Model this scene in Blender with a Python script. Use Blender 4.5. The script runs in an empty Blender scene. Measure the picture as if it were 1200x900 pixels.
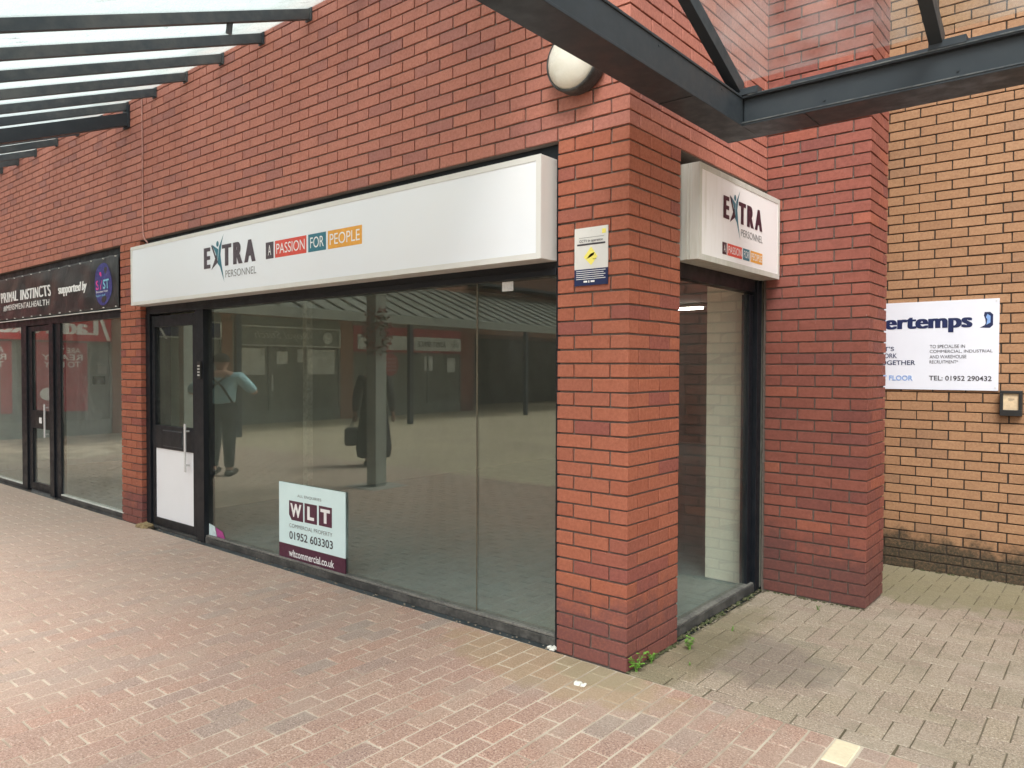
import bpy, math, random
import numpy as np
from mathutils import Vector, Matrix
random.seed(7); RNG = np.random.default_rng(7)
R = math.radians
SC = bpy.context.scene
# ------------------------------------------------------------------ camera
cd = bpy.data.cameras.new('camera'); cam = bpy.data.objects.new('camera', cd)
SC.collection.objects.link(cam); SC.camera = cam
cd.sensor_width = 36.0; cd.lens = 870.2 / 1200 * 36; cd.clip_start = .05; cd.clip_end = 600
yaw, pit, rol = -.6916, -.0214, .0027
d_ = Vector((math.sin(yaw)*math.cos(pit), math.cos(yaw)*math.cos(pit), math.sin(pit)))
r_ = Vector((math.cos(yaw), -math.sin(yaw), 0)); u_ = r_.cross(d_)
r2 = math.cos(rol)*r_ + math.sin(rol)*u_; u2 = math.cos(rol)*u_ - math.sin(rol)*r_
m3 = Matrix((r2, u2, -d_)).transposed()
cam.matrix_world = Matrix.Translation((1.9374, -3.2575, 1.5505)) @ m3.to_4x4()
# ------------------------------------------------------------------ sky, sun, exposure
SUN_EL, SUN_AZ = 52, 150          # azimuth clockwise from +y
w = bpy.data.worlds.new('World'); SC.world = w; w.use_nodes = True
nt = w.node_tree; nt.nodes.clear()
sky = nt.nodes.new('ShaderNodeTexSky'); sky.sky_type = 'NISHITA'; sky.sun_disc = False
sky.sun_elevation = R(SUN_EL); sky.sun_rotation = R(SUN_AZ); sky.air_density = 1.0; sky.dust_density = 4.0; sky.ozone_density = 1.0
hs = nt.nodes.new('ShaderNodeHueSaturation'); hs.inputs['Saturation'].default_value = .22
bg = nt.nodes.new('ShaderNodeBackground'); bg.inputs['Strength'].default_value = .14
ow = nt.nodes.new('ShaderNodeOutputWorld')
nt.links.new(sky.outputs[0], hs.inputs['Color']); nt.links.new(hs.outputs[0], bg.inputs[0]); nt.links.new(bg.outputs[0], ow.inputs[0])
sd = bpy.data.lights.new('sun', 'SUN'); sd.energy = 1.2; sd.angle = R(25); sd.color = (1, .975, .93)
sun = bpy.data.objects.new('sun', sd); SC.collection.objects.link(sun)
az, el = R(SUN_AZ), R(SUN_EL)
tos = Vector((math.sin(az)*math.cos(el), math.cos(az)*math.cos(el), math.sin(el)))
sun.rotation_euler = tos.to_track_quat('Z', 'Y').to_euler()
SC.view_settings.view_transform = 'Standard'; SC.view_settings.look = 'None'
SC.view_settings.gamma = 1; SC.view_settings.exposure = 1.0
SC.cycles.max_bounces = 10; SC.cycles.diffuse_bounces = 4; SC.cycles.glossy_bounces = 4
SC.cycles.transparent_max_bounces = 16; SC.cycles.transmission_bounces = 4
SC.cycles.sample_clamp_indirect = 6; SC.cycles.use_denoising = True
SC.cycles.caustics_reflective = False; SC.cycles.caustics_refractive = False

# ------------------------------------------------------------------ materials
class N:
    def __init__(s, name):
        s.m = bpy.data.materials.new(name); s.m.use_nodes = True; s.t = s.m.node_tree; s.t.nodes.clear()
        s.out = s.t.nodes.new('ShaderNodeOutputMaterial')
    def n(s, typ, **kw):
        x = s.t.nodes.new('ShaderNode'+typ)
        for k, v in kw.items(): setattr(x, k, v)
        return x
    def l(s, a, b): s.t.links.new(a, b)
    def val(s, inp, v):
        if isinstance(v, bpy.types.NodeSocket): s.l(v, inp)
        else: inp.default_value = v
    def coord(s, obj=False):
        return s.n('TexCoord').outputs['Object'] if obj else s.n('NewGeometry').outputs['Position']
    def noise(s, vec, scale, detail=3, rough=.55, out='Fac', dist=0):
        x = s.n('TexNoise'); x.inputs['Scale'].default_value = scale; x.inputs['Detail'].default_value = detail
        x.inputs['Roughness'].default_value = rough; x.inputs['Distortion'].default_value = dist; s.l(vec, x.inputs['Vector']); return x.outputs[out]
    def mapv(s, vec, scale=(1,1,1), loc=(0,0,0)):
        x = s.n('Mapping'); x.inputs['Scale'].default_value = scale; x.inputs['Location'].default_value = loc; s.l(vec, x.inputs['Vector']); return x.outputs[0]
    def ramp(s, fac, a, b, c0=0., c1=1.):
        x = s.n('MapRange'); x.clamp = True; x.interpolation_type = 'SMOOTHSTEP'
        s.val(x.inputs['Value'], fac); x.inputs['From Min'].default_value = a; x.inputs['From Max'].default_value = b
        x.inputs['To Min'].default_value = c0; x.inputs['To Max'].default_value = c1; return x.outputs[0]
    def math(s, op, a, b=0.):
        x = s.n('Math', operation=op); s.val(x.inputs[0], a); s.val(x.inputs[1], b); return x.outputs[0]
    def mix(s, fac, a, b, blend='MIX'):
        x = s.n('MixRGB', blend_type=blend); s.val(x.inputs[0], fac)
        for i, v in ((1, a), (2, b)):
            s.val(x.inputs[i], v if isinstance(v, bpy.types.NodeSocket) else (*v, 1) if len(v) == 3 else v)
        return x.outputs[0]
    def cramp(s, fac, stops):
        x = s.n('ValToRGB'); s.l(fac, x.inputs[0]); e = x.color_ramp.elements
        while len(e) < len(stops): e.new(.5)
        for i, (p, c) in enumerate(stops): e[i].position = p; e[i].color = (*c, 1)
        return x.outputs[0]
    def rnd(s):
        a = s.n('ObjectInfo').outputs['Random']; t = s.n('Attribute', attribute_name='rnd').outputs['Fac']
        return s.math('FRACT', s.math('ADD', a, t))
    def bsdf(s, col, rough=.7, metal=0., bump=None, bstr=.3, bdist=.002, spec=.5):
        p = s.n('BsdfPrincipled'); s.val(p.inputs['Base Color'], col if isinstance(col, bpy.types.NodeSocket) else (*col, 1))
        s.val(p.inputs['Roughness'], rough); p.inputs['Metallic'].default_value = metal; p.inputs['Specular IOR Level'].default_value = spec
        if bump is not None:
            b = s.n('Bump'); b.inputs['Strength'].default_value = bstr; b.inputs['Distance'].default_value = bdist
            s.l(bump, b.inputs['Height']); s.l(b.outputs[0], p.inputs['Normal'])
        return p.outputs[0]
    def done(s, sh): s.l(sh, s.out.inputs[0]); return s.m

def brick_mat(name, stops, dirt=None, gloss=.62):
    s = N(name); P = s.coord(); rv = s.rnd()
    c = s.cramp(rv, stops)
    g1 = s.noise(P, 55, 5, .7); g2 = s.noise(s.mapv(P, (30, 30, 260)), 3, 3); g3 = s.noise(P, 6, 3)
    c = s.mix(s.ramp(g1, .35, .68, 0, .42), c, s.mix(1, c, (.55, .5, .5), 'MULTIPLY'))
    c = s.mix(s.ramp(g2, .5, .75, 0, .3), c, s.mix(1, c, (1.35, 1.3, 1.25), 'MULTIPLY'))
    c = s.mix(s.ramp(g3, .5, .75, 0, .25), c, s.mix(1, c, (.75, .72, .75), 'MULTIPLY'))
    # lime bloom, thin drips
    fl = s.noise(s.mapv(P, (40, 40, 9)), 1.6, 4, .75); c = s.mix(s.ramp(fl, .66, .78, 0, .42), c, (.52, .45, .40)); g5 = s.noise(P, 17, 5, .75); c = s.mix(s.ramp(g5, .52, .72, 0, .30), c, s.mix(1, c, (1.35, 1.42, 1.5), 'MULTIPLY')); c = s.mix(s.ramp(g5, .48, .28, 0, .30), c, s.mix(1, c, (.62, .60, .62), 'MULTIPLY'))
    sp = s.noise(P, 210, 2); c = s.mix(s.ramp(sp, .72, .78, 0, .55), c, (.6, .55, .5))
    z = s.n('SeparateXYZ'); s.l(P, z.inputs[0]); Z = z.outputs[2]
    big = s.noise(P, 4.5, 6, .75)
    if dirt:
        hgt, dcol, amt = dirt
        e = s.math('ADD', Z, s.math('MULTIPLY', s.math('SUBTRACT', big, .5), hgt*2.4))
        f = s.math('MULTIPLY', s.ramp(e, hgt*.45, hgt*1.25, 1, 0), s.ramp(g1, .25, .6, amt*.6, amt))
        c = s.mix(f, c, dcol)
    bmp = s.math('ADD', s.noise(P, 160, 4, .7), s.math('MULTIPLY', g2, .8))
    return s.done(s.bsdf(c, s.ramp(g1, .2, .8, gloss-.1, gloss+.2), bump=bmp, bstr=.6, bdist=.002, spec=.4))
RED = [(0, (.335, .102, .058)), (.3, (.385, .124, .070)), (.62, (.36, .117, .069)), (.84, (.32, .104, .065)), (.95, (.285, .088, .066)), (1, (.265, .084, .066))]
RED_HAZE = [(0, (.41, .152, .108)), (.3, (.46, .178, .126)), (.62, (.435, .168, .122)), (.84, (.40, .155, .116)), (.95, (.36, .145, .116)), (1, (.34, .14, .115))]  # the red brick made paler and pinker: haze on the upper wall put into the colour
M = {}
M['brick_red'] = brick_mat('red_brick', RED, (.36, (.155, .058, .055), .85))
M['brick_wall'] = brick_mat('hazed_red_brick', RED_HAZE)
M['brick_pier'] = brick_mat('dark_red_brick', [(0, (.25, .078, .055)), (.35, (.285, .09, .062)), (.75, (.24, .076, .056)), (.92, (.215, .07, .056)), (.96, (.34, .105, .064)), (1, (.33, .105, .064))], (.42, (.105, .045, .042), .75))
M['brick_tan'] = brick_mat('tan_brick', [(0, (.34, .187, .096)), (.4, (.385, .22, .115)), (.75, (.36, .20, .102)), (1, (.30, .172, .096))], (.24, (.035, .032, .02), .97))
M['brick_brown'] = brick_mat('brown_brick', [(0, (.30, .15, .10)), (1, (.40, .20, .13))])
def mortar_mat(name, c0, c1):
    s = N(name); P = s.coord(); g = s.noise(P, 90, 4, .7)
    return s.done(s.bsdf(s.mix(g, c0, c1), .95, bump=g, bstr=.6, bdist=.003, spec=.2))
M['mortar'] = mortar_mat('mortar', (.10, .078, .068), (.23, .19, .165))
M['mortar_dark'] = mortar_mat('dark_mortar', (.05, .04, .032), (.10, .08, .065))
M['mortar_cream'] = mortar_mat('cream_joint', (.75, .72, .62), (.82, .79, .69))

def paver_mat(name, stops, side=False):
    s = N(name); P = s.coord(); rv = s.rnd(); c = s.cramp(rv, stops)
    g = s.noise(P, 105, 4, .9); g2 = s.noise(P, 38, 4, .7); g3 = s.noise(P, 1.3, 4, .6); g4 = s.noise(P, 5, 4, .6)
    c = s.mix(s.ramp(g, .40, .52, .9, 0), c, s.mix(1, c, (.45, .42, .42), 'MULTIPLY'))
    c = s.mix(s.ramp(g, .56, .64, 0, .7), c, (.74, .66, .57))
    c = s.mix(s.ramp(g2, .45, .7, 0, .4), c, s.mix(1, c, (.66, .66, .68), 'MULTIPLY'))
    c = s.mix(s.ramp(g3, .45, .65, 0, .38), c, (.40, .33, .27))
    sp0 = s.n('SeparateXYZ'); s.l(P, sp0.inputs[0])
    if not side: c = s.mix(s.ramp(s.math('ADD', sp0.outputs[0], s.math('MULTIPLY', g3, 2.)), -6.5, 1.2, .7, 0), c, (.53, .43, .355))  # haze painted into the colour: pavers turn paler beige towards the left
    sp = s.n('SeparateXYZ'); s.l(P, sp.inputs[0]); X, Y = sp.outputs[0], sp.outputs[1]
    def blob(cx, cy, rx, ry, k=.5):
        a = s.math('POWER', s.math('DIVIDE', s.math('SUBTRACT', X, cx), rx), 2.); b = s.math('POWER', s.math('DIVIDE', s.math('SUBTRACT', Y, cy), ry), 2.)
        e = s.math('ADD', s.math('ADD', a, b), s.math('MULTIPLY', s.math('SUBTRACT', g4, .5), 2.4))
        return s.ramp(e, .5, 1.25, k, 0)
    if side:
        c = s.mix(blob(.42, .62, .42, .38, .5), c, (.13, .105, .09))
        c = s.mix(blob(.85, 2.9, 1.1, .65, .7), c, (.19, .18, .095)); c = s.mix(s.ramp(g4, .5, .7, 0, .4), c, (.20, .175, .12))
        c = s.mix(blob(.1, .6, .22, .9, .5), c, (.15, .13, .06))
        c = s.mix(s.ramp(s.noise(P, 260, 1), .70, .76, 0, .75), c, (.8, .74, .6))
    else:
        c = s.mix(blob(-.35, -.17, .75, .28, .42), c, (.33, .25, .13))
        c = s.mix(blob(-.1, -.1, .3, .14, .5), c, (.27, .24, .15))
    return s.done(s.bsdf(c, s.ramp(g2, .3, .7, .7, .9), bump=g, bstr=.5, bdist=.002, spec=.3))
PAV = [(0, (.41, .255, .20)), (.25, (.45, .30, .23)), (.5, (.40, .26, .205)), (.68, (.44, .265, .20)), (.86, (.39, .26, .21)), (.96, (.37, .265, .22)), (1, (.345, .265, .22))]
M['paver_red'] = paver_mat('pink_paver', PAV)
M['paver_grey'] = paver_mat('buff_grey_paver', [(0, (.34, .275, .205)), (.3, (.39, .315, .24)), (.6, (.35, .27, .21)), (.85, (.38, .305, .225)), (1, (.31, .26, .195))], True)
def sand_mat(name, c0, c1, c2):
    s = N(name); P = s.coord(); g = s.noise(P, 240, 3, .7); g3 = s.noise(P, 2.2, 4)
    c = s.mix(g, c0, c1); c = s.mix(s.ramp(g3, .42, .6, 0, .85), c, c2)
    return s.done(s.bsdf(c, .95, bump=g, bstr=.5, bdist=.003, spec=.15))
M['sand'] = sand_mat('joint_sand', (.44, .37, .29), (.64, .56, .46), (.33, .265, .205))
M['moss_joint'] = sand_mat('mossy_joint', (.085, .07, .045), (.15, .125, .085), (.20, .17, .125))
# far paving: the same blocks, drawn by a brick texture
s = N('far_paving'); P = s.coord(); mp = s.n('Mapping'); mp.inputs['Rotation'].default_value = (0, 0, R(90)); s.l(P, mp.inputs['Vector'])
bt = s.n('TexBrick'); s.l(mp.outputs[0], bt.inputs['Vector']); bt.inputs['Scale'].default_value = 1; bt.offset = .5
bt.inputs['Brick Width'].default_value = .213; bt.inputs['Row Height'].default_value = .107; bt.inputs['Mortar Size'].default_value = .004
bt.inputs['Color1'].default_value = (.66, .57, .41, 1); bt.inputs['Color2'].default_value = (.56, .48, .345, 1); bt.inputs['Mortar'].default_value = (.33, .28, .20, 1)
c = s.mix(s.ramp(s.noise(P, .8, 4), .4, .65, 0, .4), bt.outputs[0], (.36, .29, .235)); c = s.mix(s.ramp(s.noise(P, 300, 3), .35, .65, .3, 0), c, (.15, .12, .1))
M['paving_far'] = s.done(s.bsdf(c, .85, bump=bt.outputs[1], bstr=-.3, bdist=.003, spec=.3))

def simple(name, col, rough=.5, metal=0., var=.15, scale=30, bstr=.1, col2=None, spec=.5, stretch=(1,1,1)):
    s = N(name); P = s.mapv(s.coord(), stretch); g = s.noise(P, scale, 4, .65); g2 = s.noise(P, scale*.13, 3)
    c2 = col2 or tuple(v*(1-var*2.2) for v in col)
    c = s.mix(s.ramp(s.math('MULTIPLY', s.math('ADD', g, g2), .5), .38, .68), col, c2)
    return s.done(s.bsdf(c, rough if name in ('white_acrylic', 'scuffed_white_panel', 'matt_white_board') else s.ramp(g, .3, .7, max(rough-.1, .05), min(rough+.12, 1)), metal, bump=g, bstr=bstr, bdist=.002, spec=spec))
M['frame'] = simple('black_aluminium', (.008, .010, .014), .42, 0, .2, 9, .01, (.012, .014, .018), spec=.3)
M['frame_worn'] = simple('worn_black_sill', (.03, .03, .03), .6, 0, .2, 40, .3, (.12, .115, .105))
M['sill_top'] = simple('grey_sill', (.20, .19, .17), .7, 0, .2, 60, .3, (.09, .085, .08))
M['steel'] = simple('slate_painted_steel', (.034, .041, .049), .45, 0, .15, 12, .04, (.044, .051, .059), spec=.25)
M['steel_top'] = simple('slate_painted_lip', (.04, .048, .058), .5, 0, .2, 30, .08, (.14, .145, .14))
M['rafter'] = simple('dark_rafter', (.035, .045, .055), .6, 0, .2, 9, .3, (.10, .105, .105))
M['casing'] = simple('aged_white_casing', (.66, .655, .63), .5, 0, .1, 10, .05, (.62, .61, .58), stretch=(1, 1, .25))
M['casing_dirty'] = simple('grimy_white_casing', (.56, .56, .52), .55, 0, .1, 12, .05, (.47, .465, .40), stretch=(2, 2, .3))
M['sign_white'] = simple('white_acrylic', (.78, .81, .86), .25, 0, .02, 1.2, .0, (.797, .812, .838))
s = N('stained_acrylic'); P = s.coord(); st = s.noise(s.mapv(P, (26, 26, 2.0)), 1.3, 4, .6); gz = s.n('SeparateXYZ'); s.l(P, gz.inputs[0])
f = s.math('MULTIPLY', s.ramp(st, .5, .75, 0, .38), s.ramp(gz.outputs[1], .65, 1.15, 1, .08))
M['sign_stained'] = s.done(s.bsdf(s.mix(f, (.84, .84, .84), (.50, .48, .38)), .3))
M['white_panel'] = simple('scuffed_white_panel', (.80, .81, .84), .35, 0, .03, 3, .01, (.775, .785, .81))
M['board_mint'] = simple('pale_mint_board', (.66, .83, .83), .4, 0, .02, 6, .02)
M['plum'] = simple('plum_print', (.085, .02, .045), .4, 0, .1); M['charcoal'] = simple('charcoal_print', (.05, .045, .055), .4, 0, .1)
M['ink_purple'] = simple('dark_purple_print', (.045, .012, .028), .4, 0, .1); M['ink_purple_faded'] = simple('faded_purple_print', (.085, .065, .08), .4, 0, .1)
M['teal'] = simple('teal_print', (.035, .17, .23), .4, 0, .05); M['red_print'] = simple('coral_red_print', (.70, .085, .06), .4, 0, .05)
M['amber'] = simple('amber_print', (.80, .38, .06), .4, 0, .05); M['white_print'] = simple('white_print', (.82, .82, .82), .4, 0, .02)
M['grey_print'] = simple('grey_print', (.20, .20, .20), .5, 0, .05); M['navy'] = simple('navy_print', (.012, .022, .085), .4, 0, .1)
M['sky_print'] = simple('sky_blue_print', (.22, .38, .72), .4, 0, .05); M['yellow'] = simple('yellow_print', (.85, .75, .16), .5, 0, .05)
M['royal'] = simple('royal_blue_print', (.045, .045, .22), .45, 0, .1); M['pink'] = simple('pink_print', (.80, .06, .30), .4); M['cyan'] = simple('cyan_print', (.25, .62, .82), .4)
M['magenta'] = simple('magenta_vinyl', (.42, .06, .26), .4); M['pale_vinyl'] = simple('pale_blue_vinyl', (.62, .74, .76), .4)
M['chrome'] = simple('brushed_steel', (.62, .62, .62), .45, .1, .05, 60, .05)
M['tan_sign'] = simple('matt_white_board', (.70, .73, .80), .45, 0, .02, 5, .02)
M['box_face'] = simple('cream_label', (.72, .56, .36), .5); M['black_plastic'] = simple('black_plastic', (.015, .015, .015), .45)
s = N('black_vinyl_banner'); P = s.coord(); g = s.noise(P, 5, 3, .5, dist=1.2)
M['banner'] = s.done(s.bsdf(s.mix(g, (.016, .016, .018), (.035, .035, .038)), .36, bump=g, bstr=.5, bdist=.012))
M['diffuser'] = simple('cream_diffuser', (.76, .74, .66), .25, 0, .05, 8, .03, (.60, .57, .47)); M['lamp_rim'] = simple('cobwebbed_black_rim', (.02, .02, .02), .7, 0, .2, 90, .5, (.10, .10, .095))
M['cable'] = simple('painted_pink_cable', (.50, .26, .22), .6); M['plaster'] = simple('plaster_lump', (.72, .70, .64), .9, 0, .1, 80, .4)
M['leaf'] = simple('weed_leaf', (.17, .36, .05), .5, 0, .25, 60, .1); M['dry'] = simple('dry_stalk', (.30, .22, .11), .8)
M['carpet'] = simple('blue_grey_carpet', (.20, .24, .245), .95, 0, .1, 60, .5, (.15, .185, .19)); M['inner_wall'] = simple('off_white_plaster', (.50, .48, .40), .8, 0, .05, 3, .05)
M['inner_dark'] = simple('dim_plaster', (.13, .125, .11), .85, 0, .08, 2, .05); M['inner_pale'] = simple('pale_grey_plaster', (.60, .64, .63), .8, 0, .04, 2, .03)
M['ceiling'] = simple('ceiling_tile', (.35, .34, .31), .9, 0, .05, 3); M['mat_floor'] = simple('grey_shop_floor', (.22, .23, .225), .7, 0, .12, 8, .05)
M['roof_sheet'] = simple('grey_canopy_sheet', (.34, .355, .33), .5, 0, .1, 4, .05); M['opp_frame'] = simple('pale_grey_trim', (.75, .75, .70), .5)
M['opp_dark'] = simple('dark_grey_shopfront', (.20, .205, .18), .4); M['opp_grey'] = simple('mid_grey_fascia', (.26, .27, .24), .5); M['bet_red'] = simple('red_fascia', (.62, .03, .04), .4)
M['poster_red'] = simple('red_poster', (.45, .035, .05), .5, 0, .1, 3, .0, (.30, .04, .05)); M['opp_sign'] = simple('white_fascia_board', (.78, .79, .78), .5)
M['shirt'] = simple('light_blue_cotton', (.42, .66, .74), .85, 0, .08, 20, .2); M['trouser'] = simple('dark_grey_trousers', (.04, .042, .045), .9); M['coat'] = simple('black_coat', (.014, .014, .015), .9)
M['skin'] = simple('skin', (.55, .32, .24), .6, 0, .04); M['hair'] = simple('dark_hair', (.02, .014, .01), .6, 0, .1, 80, .5); M['bag'] = simple('black_leather', (.012, .012, .012), .4)
M['flower'] = simple('red_petals', (.35, .02, .03), .6); M['foliage'] = simple('basket_foliage', (.05, .09, .03), .6); M['concrete'] = simple('pale_concrete', (.45, .43, .39), .85)
M['moss'] = simple('soil_and_moss', (.075, .065, .035), .95, 0, .3, 50, .5, (.05, .075, .02)); M['grit'] = simple('brown_grit', (.30, .25, .19), .9, 0, .3, 40); M['joint'] = simple('brown_silicone', (.10, .085, .055), .6); M['post'] = simple('grey_green_post', (.33, .35, .32), .5); M['boxing'] = simple('cream_boxing', (.70, .66, .54), .7)
M['brick_cream'] = simple('cream_painted_brick', (.90, .87, .74), .6, 0, .02, 8, .05)
M['cream_stone'] = simple('cream_block', (.72, .62, .44), .85, 0, .06, 60, .4)
# emitter: the lit tube seen through the side window
s = N('lit_tube'); em = s.n('Emission'); em.inputs[0].default_value = (1, .97, .88, 1); em.inputs[1].default_value = 12; M['tube'] = s.done(em.outputs[0])
def glass_mat(name, tint, f0=.04, haze=.02, hcol=(.5, .52, .5), seed=0.):
    s = N(name); ge = s.n('NewGeometry'); dt = s.n('VectorMath', operation='DOT_PRODUCT'); s.l(ge.outputs['Incoming'], dt.inputs[0]); s.l(ge.outputs['Normal'], dt.inputs[1])
    cs = s.math('ABSOLUTE', dt.outputs['Value']); F = s.math('ADD', s.math('MULTIPLY', s.math('POWER', s.math('SUBTRACT', 1., cs), 5.), 1-f0), f0)
    P = s.coord(); tr = s.n('BsdfTransparent'); tr.inputs[0].default_value = (*tint, 1)
    gl = s.n('BsdfGlossy'); gl.inputs['Roughness'].default_value = .0; gl.inputs['Color'].default_value = (.93, .98, .88, 1)
    b = s.n('Bump'); b.inputs['Strength'].default_value = .01; b.inputs['Distance'].default_value = .002; s.l(s.noise(P, 1.0, 0), b.inputs['Height']); s.l(b.outputs[0], gl.inputs['Normal'])
    mx = s.n('MixShader'); s.l(F, mx.inputs[0]); s.l(tr.outputs[0], mx.inputs[1]); s.l(gl.outputs[0], mx.inputs[2])
    df = s.n('BsdfDiffuse'); df.inputs[0].default_value = (*hcol, 1)
    g = s.noise(s.mapv(P, (3, 3, 1)), 1.5, 5, .6); sm = s.noise(s.mapv(P, (60, 60, 14)), 2.2, 3, .7)
    z = s.n('SeparateXYZ'); s.l(P, z.inputs[0])
    hz = s.math('ADD', s.ramp(g, .3, .75, haze*.5, haze*1.6), s.ramp(z.outputs[2], 0., .35, haze*1.5, 0)); hz = s.math('ADD', hz, s.ramp(sm, .70, .78, 0, .14))
    m2 = s.n('MixShader'); s.l(hz, m2.inputs[0]); s.l(mx.outputs[0], m2.inputs[1]); s.l(df.outputs[0], m2.inputs[2])
    return s.done(m2.outputs[0])
M['glass'] = glass_mat('window_glass', (.93, .96, .94), .10, .016)
M['glass_left'] = glass_mat('dusty_window_glass', (.94, .96, .95), .12, .05)
M['glass_side'] = glass_mat('side_window_glass', (.97, .99, .97), .05, .02)
def roof_mat(name, tr_amt, dcol, mott):
    s = N(name); P = s.coord(); t = s.n('BsdfTransparent'); t.inputs[0].default_value = (.93, .97, .96, 1)
    g = s.noise(s.mapv(P, (14, 40, 14)), 4, 5, .8); g2 = s.noise(P, 1.7, 4); rv = s.rnd()
    col = s.mix(s.ramp(g, .3, .7, 0, mott), dcol, tuple(v*.55 for v in dcol)); col = s.mix(s.ramp(s.noise(s.mapv(P, (3, 1, 1)), 5, 6, .8), .60, .68, 0, mott), col, (.12, .12, .10)); col = s.mix(s.ramp(rv, .2, .8, 0, .35), col, tuple(v*.7 for v in dcol))
    tl = s.n('BsdfTranslucent'); df = s.n('BsdfDiffuse'); s.l(col, tl.inputs[0]); s.l(col, df.inputs[0])
    a = s.n('MixShader'); a.inputs[0].default_value = .3; s.l(tl.outputs[0], a.inputs[1]); s.l(df.outputs[0], a.inputs[2])
    b = s.n('MixShader'); s.l(s.ramp(g2, .3, .7, tr_amt-.12, tr_amt+.1), b.inputs[0]); s.l(a.outputs[0], b.inputs[1]); s.l(t.outputs[0], b.inputs[2])
    return s.done(b.outputs[0])
M['roof_glass'] = roof_mat('translucent_roof_panel', .50, (.88, .96, .94), .8)
M['roof_opp'] = roof_mat('grey_canopy_glazing', .22, (.62, .65, .62), .2)
M['roof_clear'] = roof_mat('hazy_roof_glass', .92, (.86, .86, .84), .2)

# ------------------------------------------------------------------ mesh helpers
OFF = {}
class MB:
    def __init__(s): s.v = []; s.f = []; s.r = []; s.sm = False; s.g = []
    def add(s, vs, fs, r=0.):
        o = len(s.v); s.v += [tuple(map(float, p)) for p in vs]; s.f += [tuple(o+i for i in f) for f in fs]; s.r += [r]*len(vs)
    def box(s, a, b, r=0.):
        x0, y0, z0 = a; x1, y1, z1 = b
        s.add([(x0,y0,z0),(x1,y0,z0),(x1,y1,z0),(x0,y1,z0),(x0,y0,z1),(x1,y0,z1),(x1,y1,z1),(x0,y1,z1)],
              [(0,3,2,1),(4,5,6,7),(0,1,5,4),(1,2,6,5),(2,3,7,6),(3,0,4,7)], r)
    def beam(s, p0, p1, w_, h, up=(0,0,1)):
        p0, p1 = Vector(p0), Vector(p1); t = (p1-p0).normalized(); sd_ = t.cross(Vector(up)).normalized(); u = sd_.cross(t)
        q = []
        for p in (p0, p1):
            for a, b in ((-1,-1),(1,-1),(1,1),(-1,1)): q.append(p+sd_*(a*w_/2)+u*(b*h/2))
        s.add(q, [(0,1,2,3),(7,6,5,4),(0,4,5,1),(1,5,6,2),(2,6,7,3),(3,7,4,0)])
    def tube(s, pts, rad, n=8):
        pts = [Vector(p) for p in pts]; rs = rad if isinstance(rad, (list, tuple)) else [rad]*len(pts)
        o = []; q = []
        for i, p in enumerate(pts):
            t = (pts[min(i+1, len(pts)-1)]-pts[max(i-1, 0)]).normalized(); a = t.orthogonal().normalized() if i == 0 else (a-t*a.dot(t)).normalized(); b = t.cross(a)
            for k in range(n): q.append(p+(a*math.cos(2*math.pi*k/n)+b*math.sin(2*math.pi*k/n))*rs[i])
        f = [(i*n+k, i*n+(k+1) % n, (i+1)*n+(k+1) % n, (i+1)*n+k) for i in range(len(pts)-1) for k in range(n)]
        f += [tuple(range(n-1, -1, -1)), tuple((len(pts)-1)*n+k for k in range(n))]
        s.add(q, f)
    def mesh(s, name):
        me = bpy.data.meshes.new(name); me.from_pydata(s.v, [], s.f)
        if any(s.r):
            at = me.attributes.new('rnd', 'FLOAT', 'POINT'); at.data.foreach_set('value', s.r)
        if s.sm: me.polygons.foreach_set('use_smooth', [True]*len(me.polygons))
        me.update(); return me
def props(o, label=None, cat=None, group=None, kind=None, category=None):
    cat = cat or category
    for k, v in (('label', label), ('category', cat), ('group', group), ('kind', kind)):
        if v: o[k] = v
    return o
def thing(name, loc, label, cat, group=None, kind=None):
    o = bpy.data.objects.new(name, None); SC.collection.objects.link(o); o.location = loc; OFF[o] = Vector(loc); o.empty_display_size = .1
    return props(o, label, cat, group, kind)
def obj(name, mb, mat, parent=None, loc=None, label=None, bevel=0, **kw):
    if isinstance(mb, MB) and len(mb.g) > 1 and name in ('lettering', 'logo_block', 'small_print', 'poster'):
        gs = mb.g+[(len(mb.v), len(mb.f))]; o = None
        for (v0, f0), (v1, f1) in zip(gs, gs[1:]):
            p = MB(); p.add(mb.v[v0:v1], [tuple(i-v0 for i in f) for f in mb.f[f0:f1]]); o = obj(name, p, mat, parent, loc, label)
        return o
    me = mb.mesh(name) if isinstance(mb, MB) else mb
    o = bpy.data.objects.new(name, me); SC.collection.objects.link(o)
    if mat is not None and not me.materials: me.materials.append(M[mat])
    L = Vector(loc) if loc is not None else Vector((0,0,0)); OFF[o] = L
    if parent is not None: o.parent = parent; o.location = L-OFF[parent]
    else: o.location = L
    if bevel:
        b = o.modifiers.new('bevel', 'BEVEL'); b.width = bevel; b.segments = 2; b.limit_method = 'ANGLE'
    return props(o, label, **kw)
def boxo(name, a, b, mat, parent=None, bevel=0, label=None, **kw):
    mb = MB(); mb.box(a, b); return obj(name, mb, mat, parent, bevel=bevel, label=label, **kw)
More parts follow.
